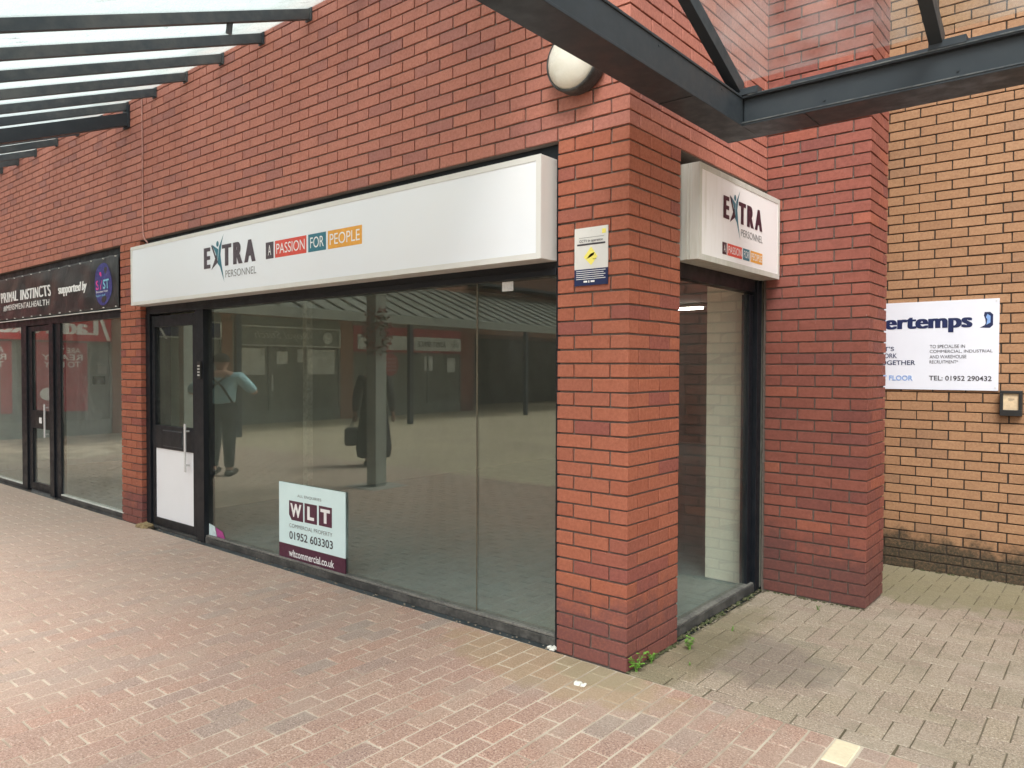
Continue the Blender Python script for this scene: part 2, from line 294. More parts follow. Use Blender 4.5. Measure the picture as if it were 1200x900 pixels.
# chamfered block template
S24, I24 = [], []
for sx in (-1, 1):
    for sy in (-1, 1):
        for sz in (-1, 1):
            for ax in range(3): S24.append((sx, sy, sz)); I24.append([0 if k == ax else 1 for k in range(3)])
S24 = np.array(S24, float); I24 = np.array(I24, float)
def ci(sx, sy, sz, ax): return (((sx > 0)*2+(sy > 0))*2+(sz > 0))*3+ax
F24 = []
for ax in range(3):
    o1, o2 = [k for k in range(3) if k != ax]
    for sg in (-1, 1):
        q = []
        for a, b in ((-1,-1),(1,-1),(1,1),(-1,1)):
            t = [0,0,0]; t[ax] = sg; t[o1] = a; t[o2] = b; q.append(ci(*t, ax))
        F24.append(q)
    for a in (-1, 1):
        for b in (-1, 1):
            q = []
            for e, (sg, wh) in enumerate(((-1, o1), (1, o1), (1, o2), (-1, o2))):
                t = [0,0,0]; t[ax] = sg; t[o1] = a; t[o2] = b; q.append(ci(*t, wh))
            F24.append(q)
for sx in (-1, 1):
    for sy in (-1, 1):
        for sz in (-1, 1): F24.append([ci(sx, sy, sz, k) for k in range(3)])
_pts = S24*(np.array([1., 1, 1])-I24*.2)
for i, f in enumerate(F24):
    p = _pts[f]; nrm = np.cross(p[1]-p[0], p[2]-p[1])
    if nrm.dot(p.mean(0)) < 0: F24[i] = f[::-1]
def block(mb, c, h, ch, r=0., jit=0.):
    h = np.array(h); v = np.array(c)+S24*(h-I24*ch)
    if jit:
        j = RNG.uniform(-jit, jit, (2, 2, 2, 3)); ii = (S24 > 0).astype(int); v = v+j[ii[:, 0], ii[:, 1], ii[:, 2]]
    mb.add(v, F24, r)
BM = {}
def block_mesh(name, h, ch, mat, var, jit=.0012):
    k = (name, tuple(round(x, 4) for x in h), mat, var)
    if k not in BM:
        mb = MB(); block(mb, (0, 0, 0), h, ch, 0, jit); me = mb.mesh(name); me.materials.append(M[mat]); BM[k] = me
    return BM[k]
CAM = Vector((1.9374, -3.2575, 1.5505))
def in_view(p):
    v = Vector(p)-CAM; dd = v.dot(d_)
    if dd < .1: return 0
    x, y = v.dot(r2)/dd*870.2, v.dot(u2)/dd*870.2
    return 1/dd if abs(x) < 620 and abs(y) < 470 else 0
def lay(parent, blocks, name, mat, ch=.0018, jz=0., limit=300, vis=None, stuffname=None):
    """blocks: (centre, half, rnd). The `limit` that show largest become parts, the rest one stuff part."""
    key = [(-(in_view(b[0]) if vis is None else vis(b[0])), i) for i, b in enumerate(blocks)]; key.sort()
    top = set(i for kk, i in key[:limit] if kk < 0)
    mb = MB()
    for i, (c, h, r) in enumerate(blocks):
        if i in top:
            o = obj(name, block_mesh(name, h, ch, mat, i % 4), None, parent, loc=c)
            o.rotation_euler = (random.uniform(-.004, .004), random.uniform(-.004, .004), random.uniform(-.004, .004))
        else: block(mb, c, h, ch, max(r, .001), .0012)
    if mb.v: obj(stuffname or name, mb, mat, parent, kind='stuff')
CO = .075
def row(a, b, phase, L=.225, j=.010, mn=.03):
    """bricks between a and b (outer faces) with joints centred at phase+n*L"""
    out = []; n = math.ceil((a-phase)/L-1e-6); xs = []; x = phase+n*L
    cuts = [a-j/2]
    while x < b-.02:
        if x > a+.02: cuts.append(x)
        x += L
    cuts.append(b+j/2)
    for p, q in zip(cuts, cuts[1:]):
        if q-p-j > mn: out.append((p+j/2, q-j/2))
    return out
def jd(): return random.uniform(-.0015, .0015)
def hb(x0, x1, y0, y1, k, zo=0.):
    return (((x0+x1)/2, (y0+y1)/2, zo+k*CO+.0375), ((x1-x0)/2, (y1-y0)/2, .0325+random.uniform(-.0006, .0006)), random.random())

# ------------------------------------------------------------------ text and flat print
def text_mesh(body, bold=0., spacing=1., shear=0.):
    c = bpy.data.curves.new('lettering', 'FONT'); c.body = body; c.offset = bold; c.space_character = spacing; c.shear = shear
    o = bpy.data.objects.new('lettering', c); SC.collection.objects.link(o); bpy.context.view_layer.update()
    dg = bpy.context.evaluated_depsgraph_get(); me = bpy.data.meshes.new_from_object(o.evaluated_get(dg))
    v = [(p.co.x, p.co.y) for p in me.vertices]; f = [tuple(p.vertices) for p in me.polygons]
    bpy.data.objects.remove(o); bpy.data.curves.remove(c); bpy.data.meshes.remove(me); return v, f
class Face:
    """a print plane: 'F' faces -y at y=pos (u=x), 'S' faces +x at x=pos (u=y)"""
    def __init__(s, kind, pos): s.k, s.p = kind, pos
    def pt(s, u, v, d): return (u, s.p-d, v) if s.k == 'F' else (s.p+d, u, v)
    def poly(s, mb, pts, d=.001, bend=None):
        mb.g.append((len(mb.v), len(mb.f)))
        mb.add([s.pt(u, v, d) for u, v in pts], [tuple(range(len(pts)))])
    def rect(s, mb, u0, u1, v0, v1, d=.001): s.poly(mb, [(u0, v0), (u1, v0), (u1, v1), (u0, v1)], d)
    def text(s, mb, body, u0, u1, v0, v1, d=.002, bold=0., spacing=1., shear=0., fat=0.):
        mb.g.append((len(mb.v), len(mb.f))); v, f = text_mesh(body, bold, spacing, shear); xs = [p[0] for p in v]; ys = [p[1] for p in v]
        a, b, c_, e = min(xs), max(xs), min(ys), max(ys)
        K = (-1, -.33, .33, 1) if fat else (0,)
        for i, k in enumerate(K): mb.add([s.pt(u0+fat+(x-a)/(b-a)*(u1-u0-2*fat)+k*fat, v0+(y-c_)/(e-c_)*(v1-v0), d+i*.00008) for x, y in v], f)
def ell(cx, cz, rx, rz, n=28): return [(cx+rx*math.cos(2*math.pi*i/n), cz+rz*math.sin(2*math.pi*i/n)) for i in range(n)]

# ================================================================== SETTING: ground
def gz(y): return -.036*max(0, y-1.85)
g = MB(); g.add([(-17, -4.35, -.004), (8, -4.35, -.004), (8, 0, -.004), (-17, 0, -.004)], [(0, 1, 2, 3)])
pave = obj('pavement', g, 'sand', kind='structure')
g = MB(); g.add([(-160, -160, -.02), (160, -160, -.02), (160, 160, -.02), (-160, 160, -.02)], [(0, 1, 2, 3)])
# far sheet: frame around the built paving, so it never lies over it
g = MB()
for a, b in (((-160, -160), (160, -4.35)), ((8, -4.35), (160, 160)), ((-160, -4.35), (-17, 160)), ((-17, 12), (8, 160))):
    g.add([(a[0], a[1], -.001), (b[0], a[1], -.001), (b[0], b[1], -.001), (a[0], b[1], -.001)], [(0, 1, 2, 3)])
obj('square', g, 'paving_far', kind='structure')
bl = []; PW, PL = .1068, .2136; i = 0; x = -11.8; cream = None
while x < 4.8:
    n0 = -.006 - (PL/2 if i % 2 else 0); y = n0
    rows_ = []
    if i % 2: rows_.append((-.006-PL/2+.0035, -.006-.0015))
    while y > -4.35: rows_.append((y-PL+.004, y-.004)); y -= PL
    for (a, b) in rows_:
        bl.append(((x+PW/2+jd(), (a+b)/2+jd(), -.03+random.uniform(-.001, .001)), (PW/2-.0042+random.uniform(-.0008, .0003), (b-a)/2, .03), random.random()))
    x += PW; i += 1
ic = min(range(len(bl)), key=lambda j: (bl[j][0][0]-1.088)**2+(bl[j][0][1]+.14)**2); cr = bl.pop(ic)
lay(pave, bl, 'paver', 'paver_red', ch=.004)
obj('paver', block_mesh('paver', cr[1], .004, 'cream_stone', 9), None, pave, loc=cr[0], label='single cream block among the red pavers')
# side paving, 90 degree herringbone with a stretcher course along its edge
g = MB(); ys = [0, 1.85, 3.6]
g.add([(0, 0, -.005), (8, 0, -.005), (8, 1.85, -.005), (0, 1.85, -.005), (8, 3.6, gz(3.6)-.005), (0, 3.6, gz(3.6)-.005), (-.12, 1.85, -.005)], [(0, 1, 2, 3), (3, 2, 4, 5)])
side = obj('side_paving', g, 'moss_joint', kind='structure'); bl = []
x = .004
while x < 6.8: bl.append(((x+.1, .053, -.03+random.uniform(-.0015, .0015)), (.0975, .0475, .03), random.random())); x += .2055
U = .1045
for ix in range(-1, 66):
    for iy in range(-1, 34):
        m = (ix-iy) % 4
        if m == 0: a, b = (ix, iy), (ix+2, iy+1)
        elif m == 3: a, b = (ix, iy), (ix+1, iy+2)
        else: continue
        x0, x1, y0, y1 = a[0]*U+.02, b[0]*U+.02, .105+a[1]*U, .105+b[1]*U
        x0 = max(x0, .004)
        if y1 > 3.40: y1 = 3.40
        y0 = max(y0, .105)
        if x1-x0 < .03 or y1-y0 < .03 or x1 > 6.8: continue
        cx, cy = (x0+x1)/2, (y0+y1)/2
        if x1 < .65 and 1.86 < y0 and y1 < 2.28: continue
        bl.append(((cx, cy, gz(cy)-.03+random.uniform(-.001, .001)), ((x1-x0)/2-.0030, (y1-y0)/2-.0030, .03), random.random()))
lay(side, bl, 'paver', 'paver_grey', ch=.0025)

# ================================================================== brickwork
def core(parent, a, b, mat='mortar', name='mortar'): return boxo(name, a, b, mat, parent)
E2 = .011; D = .1025
# --- corner pillar
cp = thing('brick_pillar', (0, 0, 0), 'red brick corner pillar carrying the small yellow and white notice, weeds at its foot', 'brick pillar', 'brick pillars of the shop row')
core(cp, (-.44+E2, E2, -.05), (-E2, .555-E2, 37*CO-.005)); bl = []
for k in range(37):
    if k % 2 == 0: P2 = [(-.1025, 0, 0, .215), (-.3275, -.1125, 0, D), (-.44, -.3375, 0, D), (-D, 0, .225, .44), (-.1025, 0, .45, .555)]
    else: P2 = [(-.215, 0, 0, D), (-.44, -.225, 0, D), (-D, 0, .1125, .3275), (-D, 0, .3375, .555)]
    bl += [hb(a+jd(), b, c_+jd(), e, k) for a, b, c_, e in P2]
lay(cp, bl, 'brick', 'brick_red')
# --- pillar between the shops
XP = -5.881
mp_ = thing('brick_pillar', (XP+.22, 0, 0), 'narrow red brick pillar between the black banner shop and the white panelled door', 'brick pillar', 'brick pillars of the shop row')
core(mp_, (XP+E2, E2, -.05), (XP+.44-E2, .30, 37*CO-.005)); bl = []
for k in range(37):
    P2 = [(XP, XP+.1025), (XP+.1125, XP+.3275), (XP+.3375, XP+.44)] if k % 2 == 0 else [(XP, XP+.215), (XP+.225, XP+.44)]
    bl += [hb(a+jd(), b+jd(), 0, D, k) for a, b in P2]
lay(mp_, bl, 'brick', 'brick_red')
# --- wall above the shopfronts, turning the corner
K0, K1 = 37, 57
uw = thing('brick_wall', (-3, 0, 2.775), 'red brick wall above the shopfronts, running back round the corner over the small side sign', 'brick wall')
core(uw, (-16.4, E2, K0*CO), (-E2, .30, K1*CO)); core(uw, (-.30, .30, K0*CO), (-E2, 1.858, K1*CO))
core(uw, (-16.4, E2, -.05), (-10.9-E2, .30, K0*CO-.001)); bl = []
for k in range(K0, K1):
    ev = k % 2 == 0
    bl += [hb(a+jd(), b, 0, D, k) for a, b in row(-16.4, -.1125 if ev else -.225, -.1075 if ev else -.220)]
    if ev: bl.append(hb(-.1025, 0, 0, .215, k)); ph = .220
    else: bl.append(hb(-.215, 0, 0, D, k)); ph = .1075
    bl += [hb(-D, 0, a, b, k) for a, b in row(ph+.005, 1.848-.004, ph)]
def soffit(k): return True
for k in range(K0):
    bl += [hb(a, b, 0, D, k) for a, b in row(-16.4, -10.9, -.1075 if k % 2 == 0 else -.220)]
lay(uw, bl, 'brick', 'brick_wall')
boxo('coping', (-16.4, -.02, K1*CO+.001), (.02, .32, K1*CO+.03), 'steel', uw); boxo('coping', (-.32, .32, K1*CO+.001), (.02, 1.846, K1*CO+.03), 'steel', uw)
# --- projecting pier
K1 = 66
Y1 = 1.848; PWD = .665; PDP = .44
pr_ = thing('brick_pier', (.33, Y1+.22, 0), 'darker red brick pier projecting between the side window and the tan wall', 'brick pier')
core(pr_, (-.02, Y1+E2, -.05), (PWD-E2, Y1+PDP-E2, K1*CO)); core(pr_, (-.02, Y1+PDP-E2, -.1), (.2-E2, 3.40, K1*CO)); bl = []
for k in range(K1):
    ev = k % 2 == 0
    if ev:
        P2 = [(0, .215, Y1, Y1+D), (.225, .44, Y1, Y1+D), (.45, .665, Y1, Y1+D), (PWD-D, PWD, Y1+.1125, Y1+.3275), (PWD-D, PWD, Y1+.3375, Y1+PDP)]
    else:
        P2 = [(0, .1025, Y1, Y1+D), (.1125, .3275, Y1, Y1+D), (.3375, .5525, Y1, Y1+D), (.5625, .665, Y1, Y1+.215), (PWD-D, PWD, Y1+.225, Y1+PDP)]
    bl += [hb(a+jd(), b+jd(), c_, e, k, .006) for a, b, c_, e in P2]
bk = []
for k in range(K1): bk += [hb(.2-D, .2, a, b, k, -.03) for a, b in row(Y1+PDP+.01, 3.36, .1 if k % 2 else .2125)]
lay(pr_, bl, 'brick', 'brick_pier'); lay(pr_, bk, 'brick', 'brick_pier', limit=0)
# --- tan wall
YT = 3.38; ZO = -.055; XT = .531
tw = thing('brick_wall', (3, YT, 0), 'tan brick wall with black grime at its foot behind the white recruitment board', 'brick wall')
core(tw, (-.1, YT+E2, -.15), (7, YT+.3, K1*CO), 'mortar_dark'); bl = []
for k in range(K1):
    if k % 2: a = row(.2, XT+.675-.005, XT); b = row(XT+.675+.005, XT+.675+.169-.005, XT+.675); c_ = row(XT+.675+.169+.005, 7, XT+.675+.169)
    else:
        e = XT+.1125+.45; a = row(.2, e-.005, XT+.1125); b = row(e+.005, e+.169-.005, e); c_ = row(e+.169+.005, 7, e+.169)
    bl += [hb(p+jd(), q+jd(), YT+random.uniform(-.001, .001), YT+D, k, ZO) for p, q in a+b+c_]
lay(tw, bl, 'brick', 'brick_tan')

# ================================================================== interiors (setting)
def struct(name, a, b, mat): return boxo(name, a, b, mat, kind='structure')
struct('interior_floor', (-5.72, .085, -.1), (-.085, 11, .012), 'carpet')
struct('interior_ceiling', (-5.72, .31, 2.72), (-.31, 11, 2.90), 'ceiling')
struct('interior_wall', (-5.80, .31, 0), (-5.70, 11, 2.72), 'inner_wall')
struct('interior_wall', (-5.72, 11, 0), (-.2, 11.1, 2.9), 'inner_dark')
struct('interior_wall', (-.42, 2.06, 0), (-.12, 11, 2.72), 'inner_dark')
ip = thing('painted_brick_pier', (-.24, 1.92, 0), 'cream painted brick return wall just inside the side window', 'brick pier')
core(ip, (-.44+.001, 1.8546, 0), (-.05, 2.04, 2.76), 'mortar_cream'); bl = []
for k in range(36): bl += [hb(a, b, 1.854, 1.954, k, .012) for a, b in row(-.44, -.10, -.1075 if k % 2 else -.22)]
lay(ip, bl, 'brick', 'brick_cream', ch=.0012)
struct('interior_floor', (-10.86, .085, -.1), (-5.82, 4.1, .010), 'mat_floor')
struct('interior_ceiling', (-10.86, .31, 2.72), (-5.82, 4.1, 2.90), 'inner_pale')
struct('interior_wall', (-10.95, .31, 0), (-10.84, 4.1, 2.72), 'inner_pale')
struct('interior_wall', (-10.84, 4.0, 0), (-5.82, 4.1, 2.72), 'inner_pale')
boxo('intercom', (-10.836, 1.62, 1.27), (-10.80, 1.80, 1.40), 'black_plastic', label='small black box on the pale wall inside the banner shop', category='intercom')
boxo('paper_notice', (-10.837, 1.70, 1.44), (-10.832, 1.84, 1.57), 'white_print', label='small white paper above the black box inside the banner shop', category='notice')
boxo('pipe_boxing', (-5.50, 1.88, 0), (-5.42, 1.96, 2.72), 'boxing', label='narrow cream boxed pipe standing inside the shop behind the big window', category='pipe boxing')
t = thing('ceiling_light', (-4.2, 9.2, 2.66), 'lit fluorescent strip on the ceiling deep inside the shop', 'ceiling light')
boxo('housing', (-4.9, 9.1, 2.66), (-3.9, 9.3, 2.72), 'casing', t); boxo('tube', (-4.85, 9.16, 2.62), (-3.95, 9.24, 2.658), 'tube', t)

# ================================================================== shopfronts
def pane(name, u0, u1, z0, z1, pos, parent, mat='glass', kind='F', th=.006):
    a, b = ((u0, pos, z0), (u1, pos+th, z1)) if kind == 'F' else ((pos-th, u0, z0), (pos, u1, z1)); return boxo(name, a, b, mat, parent)
def fr(parent, name, a, b, mat='frame', bev=.002): return boxo(name, a, b, mat, parent, bevel=bev)
sf = thing('shopfront', (-2.4, .07, 0), 'black framed shopfront with wide plate glass and a white panelled door under the long sign', 'shopfront')
GY = .078
XL, XR = -5.439, -.442
fr(sf, 'jamb', (XL, .045, 0), (XL+.085, .14, 2.06)); fr(sf, 'jamb', (XR-.035, .035, 0), (XR, .13, 2.06))
fr(sf, 'header', (XL, .05, 2.06), (XR, .14, 2.775)); fr(sf, 'header_bead', (XL+.09, .040, 2.062), (XR-.04, .052, 2.10))
fr(sf, 'mullion', (-4.43, .035, 0), (-4.31, .14, 2.06)); fr(sf, 'mullion_bead', (-4.50, .055, .0), (-4.432, .13, 2.06))
fr(sf, 'sill', (-4.308, .045, 0), (XR-.036, .13, .052), 'frame_worn'); fr(sf, 'sill_top', (-4.308, .050, .0545), (XR-.036, .12, .068), 'sill_top')
pane('glass_pane', -4.31, -1.101, .068, 2.06, GY, sf); pane('glass_pane', -1.097, XR-.034, .068, 2.06, GY, sf)
boxo('silicone_joint', (-1.1035, GY-.002, .068), (-1.0945, GY-.0003, 2.06), 'joint', sf)
boxo('threshold', (XL+.08, .05, 0), (-4.43, .14, .022), 'frame_worn', sf)
dr = obj('door', MB(), None, sf); OFF[dr] = Vector((0, 0, 0))
mb = MB(); DX0, DX1 = -5.345, -4.505
for a, b in (((DX0, .062, .025), (-5.285, .115, 2.04)), ((-4.548, .062, .025), (DX1, .115, 2.04)), ((-5.285, .062, .025), (-4.548, .115, .105)), ((-5.285, .062, .775), (-4.548, .115, .995)), ((-5.285, .062, 1.935), (-4.548, .115, 2.04))): mb.box(a, b)
dr.data = mb.mesh('door'); dr.data.materials.append(M['frame']); dr.location = -OFF[sf]
b_ = dr.modifiers.new('bevel', 'BEVEL'); b_.width = .002; b_.segments = 2
boxo('panel', (-5.285, .072, .105), (-4.548, .095, .775), 'white_panel', dr)
pane('glass_pane', -5.285, -4.548, .995, 1.935, .085, dr)
mb = MB(); mb.box((-4.634, .018, .60), (-4.606, .026, 1.035)); mb.tube([(-4.62, .024, .66), (-4.62, .064, .66)], .008, 6); mb.tube([(-4.62, .024, .97), (-4.62, .064, .97)], .008, 6)
obj('handle', mb, 'chrome', dr)
mb = MB(); mb.box((-5.12, .056, .80), (-4.74, .064, .955)); obj('letterbox', mb, 'steel_top', dr, bevel=.003); boxo('letterbox_flap', (-5.112, .052, .808), (-4.748, .0558, .947), 'frame', dr)
# little keypad on the mullion
kp = thing('keypad', (-4.355, .033, 1.52), 'small black door keypad with pale buttons on the frame beside the white panelled door', 'keypad')
boxo('body', (-4.382, .017, 1.45), (-4.328, .034, 1.60), 'black_plastic', kp, bevel=.003); mb = MB()
for a in range(2):
    for b in range(4): mb.box((-4.371+a*.020, .015, 1.475+b*.027), (-4.359+a*.020, .018, 1.487+b*.027))
obj('buttons', mb, 'casing', kp)
# torn vinyl sticker
F = Face('F', GY-.001)
vs = thing('vinyl_sticker', (-4.2, GY, .1), 'torn pale blue and magenta vinyl sticker in the bottom corner of the big window', 'sticker')
mb = MB(); F.poly(mb, [(-4.30, .07), (-4.17, .07), (-4.20, .155), (-4.30, .17)]); obj('pale_piece', mb, 'pale_vinyl', vs)
mb = MB(); F.poly(mb, [(-4.165, .07), (-4.03, .07), (-4.07, .125), (-4.19, .15)]); obj('magenta_piece', mb, 'magenta', vs)
mb = MB(); F.rect(mb, -.90, -.815, 2.0, 2.055); tg = obj('paper_tag', mb, 'opp_sign', label='small pale paper tag at the top of the big window', category='paper tag')

# side window
sw = thing('side_window', (-.06, 1.2, 0), 'tall black framed side window round the corner under the small sign', 'window')
A0, A1 = .557, 1.846
fr(sw, 'jamb', (-.13, A1-.075, 0), (-.03, A1, 2.775)); fr(sw, 'jamb_bead', (-.115, A1-.145, .05), (-.06, A1-.077, 2.06)); fr(sw, 'jamb', (-.13, A0, 0), (-.035, A0+.05, 2.775))
fr(sw, 'header', (-.13, A0+.05, 2.075), (-.045, A1-.077, 2.70)); fr(sw, 'sill', (-.115, A0+.05, 0), (-.035, A1-.077, .055), 'frame_worn')
boxo('sill_top', (-.11, A0+.05, .0565), (-.042, A1-.077, .064), 'sill_top', sw)
pane('glass_pane', A0+.05, A1-.145, .062, 2.075, -.078, sw, mat='glass_side', kind='S')

# left shop
ls = thing('shopfront', (-8.3, .06, 0), 'black framed shopfront with narrow glazed door under the black banner', 'shopfront')
LX0, LX1 = -10.9, XP-.002
fr(ls, 'header', (LX0, .05, 2.06), (LX1, .14, 2.775)); fr(ls, 'jamb', (LX1-.045, .05, 0), (LX1, .14, 2.06)); fr(ls, 'jamb', (LX0, .05, 0), (LX0+.06, .14, 2.06))
fr(ls, 'mullion', (-8.90, .04, 0), (-8.72, .13, 2.06)); fr(ls, 'mullion', (-7.96, .04, 0), (-7.83, .13, 2.06)); fr(ls, 'mullion_bead', (-7.829, .06, .0), (-7.66, .12, 2.06))
for a, b in ((LX0+.06, -8.90), (-7.66, LX1-.045)):
    fr(ls, 'sill', (a, .05, 0), (b, .12, .045), 'frame_worn'); boxo('sill_top', (a, .053, .0465), (b, .115, .056), 'opp_frame', ls); pane('glass_pane', a, b, .056, 2.06, .075, ls, 'glass_left')
d2 = obj('door', MB(), None, ls); OFF[d2] = Vector((0, 0, 0)); mb = MB()
for a, b in (((-8.715, .06, .02), (-8.585, .11, 2.05)), ((-8.02, .06, .02), (-7.965, .11, 2.05)), ((-8.585, .06, .02), (-8.02, .11, .11)), ((-8.585, .06, .79), (-8.02, .11, 1.01)), ((-8.585, .06, 1.99), (-8.02, .11, 2.05))): mb.box(a, b)
d2.data = mb.mesh('door'); d2.data.materials.append(M['frame']); d2.location = -OFF[ls]
for a, b in ((.11, .79), (1.01, 1.99)): pane('glass_pane', -8.585, -8.02, a, b, .08, d2, 'glass_left')
mb = MB(); mb.box((-8.085, .018, .70), (-8.045, .026, 1.10)); mb.tube([(-8.06, .02, .74), (-8.06, .062, .74)], .008, 6); mb.tube([(-8.06, .02, 1.06), (-8.06, .062, 1.06)], .008, 6); obj('handle', mb, 'chrome', d2)
boxo('letterbox', (-8.45, .054, .83), (-8.16, .0595, .95), 'black_plastic', d2); boxo('lock_plate', (-8.33, .050, .86), (-8.25, .0535, .93), 'white_print', d2)

# ================================================================== signs
def person_mark(face, mT, mD, u, v, sc):
    """the leaping figure that forms the X; u,v = left foot corner of the E, sc = 1 for the long sign"""
    P = lambda L: [(u+(a+4.033)*sc, v+(b-2.373)*sc) for a, b in L]
    face.poly(mT, P([(-3.715, 2.632), (-3.748, 2.560), (-3.768, 2.470), (-3.748, 2.38), (-3.708, 2.240), (-3.775, 2.37), (-3.812, 2.40), (-3.800, 2.47), (-3.790, 2.535)]))
    face.poly(mT, P([(-3.800, 2.515), (-3.905, 2.565), (-3.850, 2.50), (-3.812, 2.43)][::-1]), .0014)
    face.poly(mT, P(ell(-3.812, 2.560, .020, .024, 14)), .0014)
    face.poly(mD, P([(-3.805, 2.41), (-3.912, 2.355), (-3.862, 2.425), (-3.832, 2.475)]), .0018)
    face.poly(mD, P([(-3.918, 2.562), (-3.888, 2.548), (-3.832, 2.455), (-3.848, 2.44)][::-1]), .0018)
def extra(face, parent, u, v, sc, dark, grey):
    mT, mD, mG = MB(), MB(), MB(); X = lambda a: u+(a+4.033)*sc; Z = lambda b: v+(b-2.373)*sc
    for ch, a, b in (('E', -4.033, -3.925), ('T', -3.742, -3.598), ('R', -3.572, -3.430), ('A', -3.408, -3.245)): face.text(mD, ch, X(a), X(b), Z(2.371), Z(2.544), bold=.022, fat=.013*sc)
    person_mark(face, mT, mD, u, v, sc); face.text(mG, 'PERSONNEL', X(-3.690), X(-3.237), Z(2.276), Z(2.333), bold=-.006)
    obj('lettering', mD, dark, parent); obj('logo_figure', mT, 'teal', parent); obj('lettering', mG, 'grey_print', parent)
def strap(face, parent, boxes, z0, z1, tz0, tz1):
    mw = MB()
    for (a, b, word, mat, k) in boxes:
        mb = MB(); face.rect(mb, a, b, z0, z1); obj('print_block', mb, mat, parent)
        face.text(mw, word, a+k, b-k, tz0, tz1, .0022, bold=.0)
    obj('lettering', mw, 'white_print', parent)
fs = thing('fascia_sign', (-2.95, 0, 2.41), 'long white fascia sign reading EXTRA PERSONNEL above the wide shop window', 'sign', 'white box signs of the corner shop')
SX0, SX1, SZ0, SZ1, SY = -5.415, -.482, 2.137, 2.692, -.10
mb = MB(); mb.box((SX0, SY+.006, SZ0), (SX1, .049, SZ1)); obj('casing', mb, 'casing', fs, bevel=.003)
mb = MB(); q = .032
for a, b in (((SX0, SY, SZ0), (SX1, SY+.0055, SZ0+q)), ((SX0, SY, SZ1-q), (SX1, SY+.0055, SZ1)), ((SX0, SY, SZ0+q), (SX0+q, SY+.0055, SZ1-q)), ((SX1-q, SY, SZ0+q), (SX1, SY+.0055, SZ1-q))): mb.box(a, b)
obj('edge_trim', mb, 'casing', fs); boxo('face_panel', (SX0+q, SY+.003, SZ0+q), (SX1-q, SY+.0058, SZ1-q), 'sign_white', fs)
F = Face('F', SY+.003); extra(F, fs, -4.033, 2.373, 1, 'ink_purple_faded', 'grey_print')
strap(F, fs, [(-3.106, -3.002, 'A', 'ink_purple_faded', .032), (-2.983, -2.587, 'PASSION', 'red_print', .02), (-2.566, -2.358, 'FOR', 'teal', .025), (-2.337, -1.969, 'PEOPLE', 'amber', .022)], 2.370, 2.495, 2.396, 2.472)
sg = thing('projecting_sign', (.04, 1.2, 2.43), 'small stained white box sign reading EXTRA PERSONNEL above the side window', 'sign', 'white box signs of the corner shop')
B0, B1, C0, C1, BX = .585, 1.818, 2.160, 2.698, .10
mb = MB(); mb.box((-.044, B0, C0), (BX-.006, B1, C1)); obj('casing', mb, 'casing_dirty', sg, bevel=.003)
mb = MB()
for a, b in (((BX-.0055, B0, C0), (BX, B1, C0+q)), ((BX-.0055, B0, C1-q), (BX, B1, C1)), ((BX-.0055, B0, C0+q), (BX, B0+q, C1-q)), ((BX-.0055, B1-q, C0+q), (BX, B1, C1-q))): mb.box(a, b)
mb.box((.02, B0-.006, C0+.004), (.032, B0-.0005, C1-.004)); mb.box((.045, B0-.004, C0+.004), (.05, B0-.0005, C1-.004))
obj('edge_trim', mb, 'casing_dirty', sg); boxo('face_panel', (BX-.0058, B0+q, C0+q), (BX-.003, B1-q, C1-q), 'sign_stained', sg)
F = Face('S', BX-.003); extra(F, sg, .904, 2.439, .765, 'ink_purple', 'grey_print')
strap(F, sg, [(.896, .957, 'A', 'ink_purple', .018), (.968, 1.185, 'PASSION', 'red_print', .012), (1.199, 1.303, 'FOR', 'teal', .012), (1.318, 1.515, 'PEOPLE', 'amber', .012)], 2.225, 2.296, 2.239, 2.283)

# banner, pulled tight by cable ties
bn = thing('banner', (-8, 0, 2.43), 'black vinyl banner reading PRIMAL INSTINCTS stretched over the left shop', 'banner')
BU0, BU1, BZ0, BZ1 = -10.6, -5.945, 2.150, 2.700
def by(u, v):
    e = math.sin(u*6.1+v*5)*math.sin(v*9-u*2.3)*.010+math.sin(u*13.7-v*7)*.004; m = min(1, min(BU1-u, u-BU0, BZ1-v, v-BZ0)/.12); return .012-abs(m)*.006+e*m
NX, NZ = 180, 22; mb = MB(); vs_ = []
for i in range(NX+1):
    for j in range(NZ+1):
        u = BU0+(BU1-BU0)*i/NX; v = BZ0+(BZ1-BZ0)*j/NZ; sag = .008*math.sin(math.pi*((u*2.6) % 1))
        vs_.append((u, by(u, v), v+(sag if j == 0 else -sag if j == NZ else 0)))
fs_ = [(i*(NZ+1)+j, (i+1)*(NZ+1)+j, (i+1)*(NZ+1)+j+1, i*(NZ+1)+j+1) for i in range(NX) for j in range(NZ)]
mb.add(vs_, fs_); mb.sm = True; bo = obj('sheet', mb, 'banner', bn); so = bo.modifiers.new('thick', 'SOLIDIFY'); so.thickness = .001; so.offset = 1
class Ban(Face):
    def pt(s, u, v, d): return (u, by(u, v)-d-.003, v)
F = Ban('F', 0)
mb = MB(); F.text(mb, 'PRIMAL INSTINCTS', -9.515, -7.79, 2.385, 2.515, .001, spacing=1.06, fat=.011); F.text(mb, '#MENSMENTALHEALTH', -9.44, -7.85, 2.272, 2.350, .001, spacing=1.1, fat=.003); F.text(mb, 'supported by', -7.51, -6.71, 2.352, 2.485, .001, fat=.011)
obj('lettering', mb, 'white_print', bn)
mb = MB(); rr = [F.pt(a, b, .0005) for a, b in ell(-6.308, 2.415, .222, .222, 40)]; mb.add([F.pt(-6.308, 2.415, .002)]+rr, [(0, i+1, (i+1) % 40+1) for i in range(40)]); obj('badge', mb, 'royal', bn)
